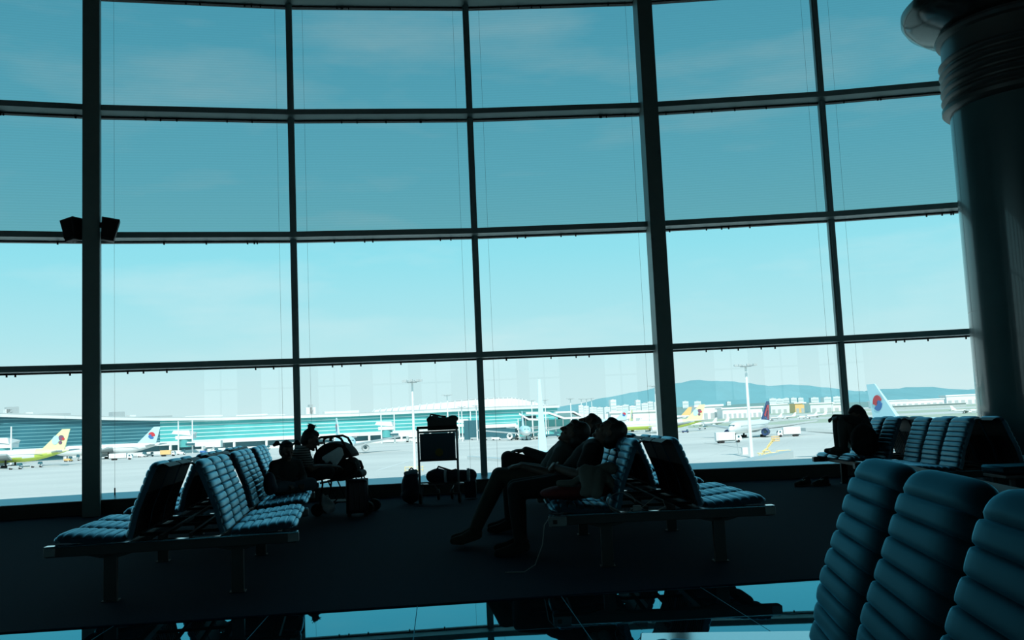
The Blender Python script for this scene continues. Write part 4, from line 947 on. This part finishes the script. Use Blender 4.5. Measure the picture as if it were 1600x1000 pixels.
    for dy in (-.5, .5): mb.lathe([(.02, -.2*sc), (.5*sc, -.2*sc), (.5*sc, .2*sc), (.02, .2*sc)], 12, Matrix.Translation((hl-8*sc, dy*sc, .5*sc)) @ Matrix.Rotation(math.pi/2, 4, 'X'))
    mb.build('nose_gear', M_tyre, o)
    mb = MB()
    for sg in (1, -1): mb.box((2*sc, sg*R*.985, zc+R*.2), (44*sc, .06, .30*sc)); 
    mb.build('window_line', M_bg, o)
    mb = MB(); mb.box((hl-3.3*sc, 0, zc+R*.36), (1.2*sc, 2.6*sc, .6*sc)); mb.build('cockpit_window', M_gld, o)
    return o
def disc(parent, cx, cz, r, m, name, a0=0, a1=2*math.pi, off=.62, scl=1, ry=1, rotd=0, inner=0):
    for sg in (1, -1):
        mb = MB(); n = 28; pts = []
        for k in range(n+1):
            a = a0+(a1-a0)*k/n; x = r*math.cos(a); z = r*ry*math.sin(a); c, s = math.cos(rotd), math.sin(rotd); pts.append((cx+x*c-z*s, cz+x*s+z*c))
        if inner:
            for k in range(n, -1, -1):
                a = a0+(a1-a0)*k/n; pts.append((cx+inner*math.cos(a), cz+inner*math.sin(a)))
        y0, y1 = sg*(off-.12), sg*off
        mb.prism([Vector((x, y0, z)) for x, z in pts], [Vector((x, y1, z)) for x, z in pts]); mb.build(name, m, parent, None)
def logo_swirl(fin, cx, cz, sc):           # round red and blue comma emblem, white in between
    r = 2.1*sc; o_ = .58*sc
    disc(fin, cx, cz, r, M_rp, 'red_emblem', .35, math.pi+.2, o_, inner=r*.28); disc(fin, cx+.0*sc, cz, r, M_bp, 'blue_emblem', math.pi+.75, 2*math.pi-.05, o_, inner=r*.2)
    disc(fin, cx-.75*sc, cz+.25*sc, r*.45, M_rp, 'red_emblem', 0, 2*math.pi, o_*1.02); disc(fin, cx+.75*sc, cz-.25*sc, r*.45, M_bp, 'blue_emblem', 0, 2*math.pi, o_*1.02)
def logo_butterfly(fin, cx, cz, sc):
    o_ = .6*sc
    disc(fin, cx+1.9*sc, cz-.1*sc, 1.7*sc, M_pblue, 'blue_wing_emblem', 0, 2*math.pi, o_, ry=1.35, rotd=.35)
    disc(fin, cx-.9*sc, cz+.9*sc, 1.35*sc, M_purp, 'plum_wing_emblem', 0, 2*math.pi, o_, ry=1.0, rotd=-.6)
    disc(fin, cx-.5*sc, cz-1.5*sc, .9*sc, M_purp, 'plum_wing_emblem', 0, 2*math.pi, o_); disc(fin, cx-1.9*sc, cz+.3*sc, .7*sc, M_rp, 'red_spot_emblem', 0, 2*math.pi, o_*1.02)
def logo_wave(fin, cx, cz, sc):            # navy top and red sweep
    for sg in (1, -1):
        o_ = sg*.57*sc
        def pp(nm, pts, m):
            mb = MB(); mb.prism([Vector((cx+x*sc, o_*.8, cz+z*sc)) for x, z in pts], [Vector((cx+x*sc, o_, cz+z*sc)) for x, z in pts]); mb.build(nm, m, fin, None)
        pp('red_sweep', [(6.0, -2.2), (-.6, -4.6), (-3.2, 3.2), (-.5, 3.2)], M_rp); pp('blue_sweep', [(4.6, -3.6), (1.2, -4.4), (-1.6, 1.6), (-.2, 1.8)], M_bp)
def tail_at(px, d, heading, sc):            # centre of an aircraft whose tail end stands in pixel column px
    p = gd(px, d); h = 32*sc; return Vector((p.x+math.cos(heading)*h, p.y+math.sin(heading)*h, GZ))
def face(px, d, turn=0): p = gd(px, d); return math.atan2(-p.y, -p.x)+turn
h = R_(182); airplane(tail_at(108, 490, h, 1), h, 'white and lime airliner with pale lime tail at far left', 1.0, M_pw, M_lime, M_pale, logo_butterfly, -.30, aft=M_pale)
h = R_(181); airplane(tail_at(249, 594, h, 1), h, 'white airliner with pale blue tail and round red-blue emblem', 1.0, M_pw, M_pw, M_pblue, logo_swirl, -2)
h = face(550, 470, R_(7)); airplane(tail_at(525, 500, h, 1), h, 'pale blue airliner facing the window, mostly hidden behind the stroller', .98, M_pblue, M_pw, M_pblue, logo_swirl, -.1, engine_m=M_pgrey)
h = face(811, 600, R_(2)); airplane(tail_at(816, 640, h, 1), h, 'pale airliner nose-on at the pier between two jet engines, left of the tall fin', 1.0, M_pblue, M_pw, M_pblue, logo_swirl, -.1, engine_m=M_bw)
h = face(1180, 440, R_(-18)); airplane(tail_at(1203, 470, h, .9), h, 'white airliner with red and navy tail between two catering trucks', .9, M_pw, M_pw, M_nvy, logo_wave, -2, engine_m=M_nvy)
h = R_(186); airplane(tail_at(1102, 640, h, .95), h, 'lime-bellied airliner parked right behind the thick right-hand upright', .95, M_pw, M_lime, M_pale, logo_butterfly, -.2, aft=M_pale)
h = R_(252); airplane(tail_at(989, 740, h, .9), h, 'distant lime-tailed airliner just right of the sleeping man in black', .9, M_pw, M_lime, M_pale, logo_butterfly, -.2)
h = R_(195); airplane(tail_at(982, 1020, h, 1), h, 'far airliner with pale blue tail before the white city blocks', 1, M_pblue, M_pw, M_pblue, logo_swirl, -.1)
h = R_(185); airplane(tail_at(1082, 1150, h, 1), h, 'far airliner with orange tail behind the lime tail', 1, M_pw, M_pw, M_orange, None, -2)
h = R_(-3); airplane(tail_at(1487, 900, h, .42), h, 'small white business jet taxiing on the far right', .42, M_pw, M_pw, M_pw, None, -2)
h = face(845, 150, R_(178)); h = math.atan2(-1, .03); airplane(Vector((gd(838, 142).x, 142-34, GZ)), math.atan2(-1, -.02), 'airliner close below the window, only its tall pale blue fin showing edge-on', 1.03, M_pblue, M_pw, M_pblue, None, -.1)
h = R_(-78); airplane(tail_at(1363, 272, h, 1), h, 'pale blue airliner behind the bench at right, its tail with round emblem above the seats', 1.02, M_pblue, M_pw, M_pblue, logo_swirl, -.1, engine_m=M_bw)

# ---- trucks and ground equipment
def wheels(mb, xs, w, r):
    for x in xs:
        for y in (-w/2, w/2): mb.lathe([(.02, -.16), (r, -.16), (r, .16), (.02, .16)], 12, Matrix.Translation((x, y, r)) @ Matrix.Rotation(math.pi/2, 4, 'X'))
def box_truck(px, d, rz, label, L=10., boxm=None, h=3.2, lift=1.1):
    o = thing('catering_truck', label, 'truck', gd(px, d), rz); boxm = boxm or M_bw
    mb = MB(); mb.box((-.12*L, 0, lift+h/2), (.72*L, 2.6, h)); mb.build('cargo_box', boxm, o, 35, .06)
    for x in (-.42*L, .17*L):
        mb = MB(); mb.box((x, 0, lift+h/2), (.09, 2.7, h*.8)); mb.build('box_frame', M_bg, o)
    mb = MB(); a = [(.27*L, lift-.3), (.49*L, lift-.3), (.49*L, lift+.8), (.44*L, lift+1.9), (.27*L, lift+2.0)]
    mb.prism([Vector((x, -1.2, z)) for x, z in a], [Vector((x, 1.2, z)) for x, z in a]); cab_ = mb.build('cab', M_bw, o)
    mb = MB(); mb.prism([Vector((.492*L, -1.05, lift+.85)), Vector((.492*L, 1.05, lift+.85)), Vector((.45*L, 1.05, lift+1.75)), Vector((.45*L, -1.05, lift+1.75))], [Vector((.487*L+.08, -1.05, lift+.85)), Vector((.487*L+.08, 1.05, lift+.85)), Vector((.445*L+.08, 1.05, lift+1.75)), Vector((.445*L+.08, -1.05, lift+1.75))]); mb.build('windscreen', M_gld, cab_)
    mb = MB(); mb.box((.37*L, 0, lift+1.2), (.07*L, 2.44, .8)); mb.build('side_window', M_gld, cab_)
    mb = MB(); mb.box((-.02*L, 0, lift-.25), (.9*L, 1.1, .35)); mb.build('chassis', M_bg, o)
    mb = MB(); wheels(mb, (-.34*L, -.22*L, .36*L), 2.2, .55); mb.build('wheels', M_tyre, o); return o
box_truck(1136, 385, R_(4), 'white catering truck standing left of the red-tailed airliner', 10.6)
box_truck(1231, 430, R_(176), 'white catering truck standing right of the red-tailed airliner', 10.4)
box_truck(189, 545, R_(6), 'white truck parked under the blue-tailed airliner', 13, None, 2.6)
box_truck(262, 585, R_(0), 'yellow box truck just left of the twin-pylon jet bridge', 9, M_orange, 2.6)
def cart(px, d, rz, label, m, L=4., h=1.6, tow=False):
    o = thing('ground_vehicle', label, 'service vehicle', gd(px, d), rz)
    mb = MB(); mb.box((-.1*L, 0, .55+h*.3), (.75*L, 1.8, h*.6)); mb.build('body', m, o, 35, .05)
    mb = MB(); mb.prism([Vector((.1*L, -.85, .55+h*.6)), Vector((.42*L, -.85, .55+h*.6)), Vector((.36*L, -.85, .6+h*1.2)), Vector((.14*L, -.85, .6+h*1.2))], [Vector((.1*L, .85, .55+h*.6)), Vector((.42*L, .85, .55+h*.6)), Vector((.36*L, .85, .6+h*1.2)), Vector((.14*L, .85, .6+h*1.2))]); mb.build('cab', M_gld, o)
    mb = MB(); mb.box((.33*L, 0, .75), (.22*L, 1.8, .6)); mb.build('bonnet', m, o)
    mb = MB(); wheels(mb, (-.32*L, .30*L), 1.6, .42); mb.build('wheels', M_tyre, o)
cl_ = [(20, 455, 'white', M_bw), (38, 470, 'grey', M_bg), (62, 520, 'dark grey', M_gld), (96, 565, 'white', M_bw), (107, 560, 'yellow', M_orange), (118, 575, 'grey', M_bg)]
CARTS = [(25, 452, M_bg, 7, 2.0, 'grey service vehicle under the lime airliner, nearest the left edge'), (58, 470, M_bg, 6, 1.8, 'grey service vehicle below the lime tail'),
 (107, 560, M_orange, 5, 2.0, 'orange service vehicle left of the thick left-hand upright'), (118, 570, M_bg, 6, 2.6, 'grey loader touching the thick left-hand upright'),
 (222, 590, M_bw, 6, 2.2, 'white loader under the blue-tailed airliner stabilizer'), (234, 600, M_bg, 5, 1.8, 'grey tug behind the yellow box truck'),
 (283, 610, M_bw, 6, 2.2, 'white van at the foot of the twin-pylon jet bridge'), (318, 620, M_bp, 5, 2.0, 'blue tug right of the twin-pylon jet bridge'), (333, 612, M_bw, 7, 2.2, 'white belt loader under the jet bridge tunnel'),
 (350, 625, M_bg, 6, 2.0, 'grey cart under the jet bridge cab'), (378, 640, M_bw, 8, 1.8, 'white van at the foot of the terminal above the first seat backs'), (415, 650, M_bg, 6, 1.8, 'grey van at the foot of the terminal above the far seat back'),
 (655, 640, M_bw, 7, 2, 'white vehicle left of the trolley sign panel'), (727, 690, M_bw, 8, 2.2, 'white vehicle right of the trolley sign panel'), (741, 668, M_bg, 6, 2, 'grey vehicle left of the middle window upright'),
 (765, 640, M_bg, 8, 2.4, 'grey loader right of the middle window upright'), (775, 632, M_bw, 7, 2.2, 'white belt loader left of the nose-on airliner'), (803, 610, M_bg, 6, 2, 'grey tug under the nose of the pier airliner'),
 (822, 600, M_bw, 8, 2.6, 'white loader between nose-on airliner engines'), (834, 605, M_bg, 5, 2, 'grey tug under the right engine of the pier airliner'), (862, 650, M_gld, 12, 2.4, 'dark bus right of the tall fin'),
 (1070, 600, M_nvy, 4.5, 1.2, 'dark car right of the thick right-hand upright'), (1097, 690, M_bg, 6, 1.6, 'grey van beyond the lime tail')]
for px, d, m_, L, hh, lb in CARTS: cart(px, d, R_(random.uniform(-12, 12)), lb, m_, L, hh)
# yellow boom lift with its lattice base
o = thing('boom_lift', 'yellow lattice boom lift on the apron at the foot of the mast', 'boom lift', gp(1203, 716), R_(0))
k_ = 1510/onz(1203, 716, GZ).y
def yl(pts, nm, r=.12, m=M_yel, par=None):
    mb = MB()
    for p, q in pts: mb.tube([p, q], r, 5)
    return mb.build(nm, m, par or o)
yl([((-3, -1, .2), (3, -1, .2)), ((-3, 1, .2), (3, 1, .2)), ((-3, -1, .2), (-3, 1, .2)), ((3, -1, .2), (3, 1, .2)), ((-3, -1, 1.4), (3, -1, 1.4)), ((-3, 1, 1.4), (3, 1, 1.4)), ((-3, -1, .2), (-1, -1, 1.4)), ((-1, -1, 1.4), (1, -1, .2)), ((1, -1, .2), (3, -1, 1.4)), ((-3, -1, 0), (-3, -1, 1.4)), ((3, -1, 0), (3, -1, 1.4))], 'base_frame', .10)
yl([((-2.2, 0, .8), (-.6, 0, 2.6)), ((-.6, 0, 2.6), (-1.9, 0, 1.8)), ((-.6, 0, 2.6), (1.2, 0, .4)), ((-1.6, -.6, 2.0), (-.2, -.6, 2.0))], 'turret', .16)
yl([((-.9, -.3, 2.2), (1.6, -.3, 4.8)), ((-.9, .3, 2.2), (1.6, .3, 4.8)), ((-.5, -.3, 3.0), (1.4, -.3, 5.2)), ((-.5, .3, 3.0), (1.4, .3, 5.2))]+[((-.8+.5*k, -.3, 2.4+.52*k), (-.4+.45*k, .3, 3.0+.5*k)) for k in range(5)], 'boom', .10)
yl([((1, -.7, z), (2.6, -.7, z)) for z in (4.4, 5.0, 5.6)]+[((1, .7, z), (2.6, .7, z)) for z in (4.4, 5.0, 5.6)]+[((x, y, 4.4), (x, y, 5.6)) for x in (1, 1.8, 2.6) for y in (-.7, .7)], 'basket', .08, M_orange)
o2 = thing('scaffold_stand', 'low yellow scaffold stand right of the boom lift', 'stand', gp(1225, 716), 0); o = o2
yl([((-1.6, y, z), (1.6, y, z)) for y in (-.8, .8) for z in (.3, 1.2, 2.0)]+[((x, y, 0), (x, y, 2.0)) for x in (-1.6, 0, 1.6) for y in (-.8, .8)]+[((-1.6, -.8, .3), (0, -.8, 2.0))], 'frame', .09)
o = thing('switch_box', 'small white cabinet at the foot of the tall mast', 'cabinet', gp(1164, 710), 0)
mb = MB(); mb.box((0, 0, 1.0), (1.6, 1.2, 2.0)); mb.build('cabinet_body', M_bw, o, 35, .03)
mb = MB(); mb.tube([(-1.8, 0, 0), (-2.2, 0, 4.2)], .07, 6); mb.build('stay', M_bg, o)
o = thing('barrier_set', 'small yellow frame barrier at the foot of the mast behind the trolley', 'barrier', gp(647, 737), 0)
yl([((-2.6, 0, z), (2.6, 0, z)) for z in (.5, 1.3)]+[((x, -.3, 0), (x, 0, 1.5)) for x in (-2.4, -1.2, 0, 1.2, 2.4)]+[((x, .3, 0), (x, 0, 1.5)) for x in (-2.4, 0, 2.4)], 'rails', .09)

# ---- far side: hills, trees, city blocks, hangars
def hill(name, pts, d, depth, m, jitter=0):
    mb = MB(); P = [aty(px, py, d) for px, py in pts]; vs = []; fs = []; n = len(P); lev = 7
    for k in range(lev):
        f = k/(lev-1)
        for i, p in enumerate(P):
            h = (p.z-GZ); s = math.sin(f*math.pi/2); q = random.uniform(-1, 1)*jitter*(1-f) if 0 < k < lev-1 else 0
            vs.append((p.x, p.y-depth*(1-f)**1.2, GZ+h*s+q))
    for i, p in enumerate(P): vs.append((p.x, p.y+depth, GZ))
    for k in range(lev):
        for i in range(n-1): fs.append((k*n+i, k*n+i+1, (k+1)*n+i+1, (k+1)*n+i))
    mb.add(vs, fs); return struct(mb.build(name, m, None, 60))
def dense(pts, k=4):
    res = []
    for (a, b), (c, d) in zip(pts[:-1], pts[1:]):
        for j in range(k): f = j/k; f2 = f*f*(3-2*f); res.append((a+(c-a)*f, b+(d-b)*(f*.5+f2*.5)+random.uniform(-.25, .25)))
    return res+[pts[-1]]
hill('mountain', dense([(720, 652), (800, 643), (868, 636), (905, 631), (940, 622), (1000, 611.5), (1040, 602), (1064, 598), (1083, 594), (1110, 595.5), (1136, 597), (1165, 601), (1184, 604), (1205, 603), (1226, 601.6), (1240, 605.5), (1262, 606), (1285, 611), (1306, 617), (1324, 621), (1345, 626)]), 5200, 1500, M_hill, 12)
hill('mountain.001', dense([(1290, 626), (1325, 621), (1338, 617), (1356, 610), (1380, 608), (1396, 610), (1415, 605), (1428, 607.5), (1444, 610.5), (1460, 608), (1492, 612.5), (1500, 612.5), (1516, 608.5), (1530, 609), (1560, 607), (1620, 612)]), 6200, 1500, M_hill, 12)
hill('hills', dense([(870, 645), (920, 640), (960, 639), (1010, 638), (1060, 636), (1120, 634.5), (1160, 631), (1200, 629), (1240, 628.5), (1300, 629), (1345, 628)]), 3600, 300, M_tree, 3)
ORD = ['first', 'second', 'third', 'fourth', 'fifth', 'sixth', 'seventh', 'eighth', 'ninth', 'tenth', 'eleventh', 'twelfth', 'thirteenth', 'fourteenth', 'fifteenth', 'sixteenth', 'seventeenth', 'eighteenth']
def block(px, w, top, d, base_z, label, m, group, floors=4):
    p = gd(px, d); zt = aty(px, top, d).z; k = d/FPX; o = thing('city_block', label, 'building', (p.x, p.y, GZ), random.uniform(-.25, .25), group)
    H = zt-GZ; mb = MB(); mb.span((-w*k/2, 0, 0), (w*k/2, w*k*.6+10, H)); mb.build('block_wall', m, o)
    mb = MB(); mb.span((-w*k*.2, 4, H), (w*k*.15, 10, H+k*1.0)); mb.build('roof_box', M_bg, o)
    mb = MB()
    for j in range(floors):
        z = H*(.42+.52*(j+.5)/floors); mb.span((-w*k*.44, -.4, z-.12*H/floors), (w*k*.44, .2, z+.12*H/floors))
    mb.build('window_rows', M_cityg, o)
cb = [(909, 7, 633), (917, 8, 634.5), (928, 11, 636), (939, 10, 636.5), (950, 9, 636), (960, 9, 624.5), (968, 11, 634), (979, 10, 632.5), (990, 10, 634), (999, 7, 625), (1009, 10, 630), (1018, 9, 627.5), (1029, 10, 628), (1036, 8, 627)]
for i, (px, w, tp) in enumerate(cb):
    block(px, w, tp, 2900+30*(i % 4), 0, '%s white city block from the left below the mountain' % ORD[i], M_cityw if i % 3 else M_cityw, 'white city blocks below the mountain', 3)
cb2 = [(1073, 9, 627), (1092, 10, 627), (1141, 6, 627.5), (1210, 10, 622.5), (1221, 11, 623), (1232, 10, 622), (1243, 9, 621.5), (1254, 8, 621.5), (1276, 12, 621), (1296, 12, 620.5), (1311, 12, 619.5)]
for i, (px, w, tp) in enumerate(cb2):
    block(px, w, tp, 3500+30*(i % 3), 0, '%s pale block of the row at the foot of the hills, from the left' % ORD[i], M_cityw, 'pale blocks at the foot of the hills', 2)
def hangar(px0, px1, top, d, label, m, roofm=None, doors=4):
    a = gd(px0, d); b = gd(px1, d); zt = aty((px0+px1)/2, top, d).z-GZ; o = thing('hangar', label, 'building', a); w = b.x-a.x
    mb = MB(); mb.span((0, 0, 0), (w, 40, zt)); mb.build('hangar_wall', m, o)
    mb = MB(); mb.span((-2, -2, zt*.94), (w+2, 44, zt*1.08)); mb.build('roof', roofm or M_bw, o)
    for j in range(doors):
        mb = MB(); mb.span((w*(j+.2)/doors, -.4, 0), (w*(j+.75)/doors, .3, zt*.45)); mb.build('hangar_door', M_bg, o)
hangar(1088, 1130, 634, 1500, 'long low white cargo hall right of the thick right-hand upright', M_bw)
hangar(1130, 1192, 637, 1450, 'long white cargo hall behind the tall mast', M_bw, None, 8)
hangar(1206, 1260, 631, 2100, 'pale cargo hall right of the red and navy tail', M_cityw, None, 6)
hangar(1268, 1304, 630, 1900, 'wide grey-doored hangar left of the hunched person', M_cityw, None, 3)
hangar(1304, 1326, 630.5, 1950, 'small white hangar beside the slim right-hand upright', M_bw, None, 2)
hangar(1368, 1420, 626, 2500, 'long pale hall right of the tail with the round emblem', M_cityw, None, 6)
hangar(1420, 1478, 624, 2550, 'long pale hall above the small business jet', M_bw, None, 6)
hangar(1482, 1545, 617, 2600, 'tall pale hangar row beside the big column', M_cityw, None, 6)
hangar(1390, 1512, 632, 1700, 'low grey service building along the far grass', M_bg, M_bg, 10)
hangar(955, 1040, 643, 1300, 'low white building behind the lime tails', M_bw, None, 7)
hangar(1244, 1260, 629.5, 1990, 'small orange hall in front of the long pale cargo hall', M_orange, None, 2)
# far rows of parked aircraft seen as white fins and bodies
fx = [(1100, 800), (1118, 830), (1205, 1000), (1228, 1050), (1262, 1000), (1276, 1080)]
for i, (px, d) in enumerate(fx):
    airplane(gd(px, d), R_(180+random.uniform(-25, 25)), ['tiny white airliner on the far taxiway, beside the lime tail', 'tiny white airliner on the far taxiway, left of the tall mast', 'tiny white airliner just right of the red and navy tail', 'second tiny white airliner right of the red and navy tail', 'tiny white airliner near the hangars, left of the hunched person', 'rearmost tiny white airliner near the hangars'][i], .38, M_pw, M_pw, M_pw, None, -2)
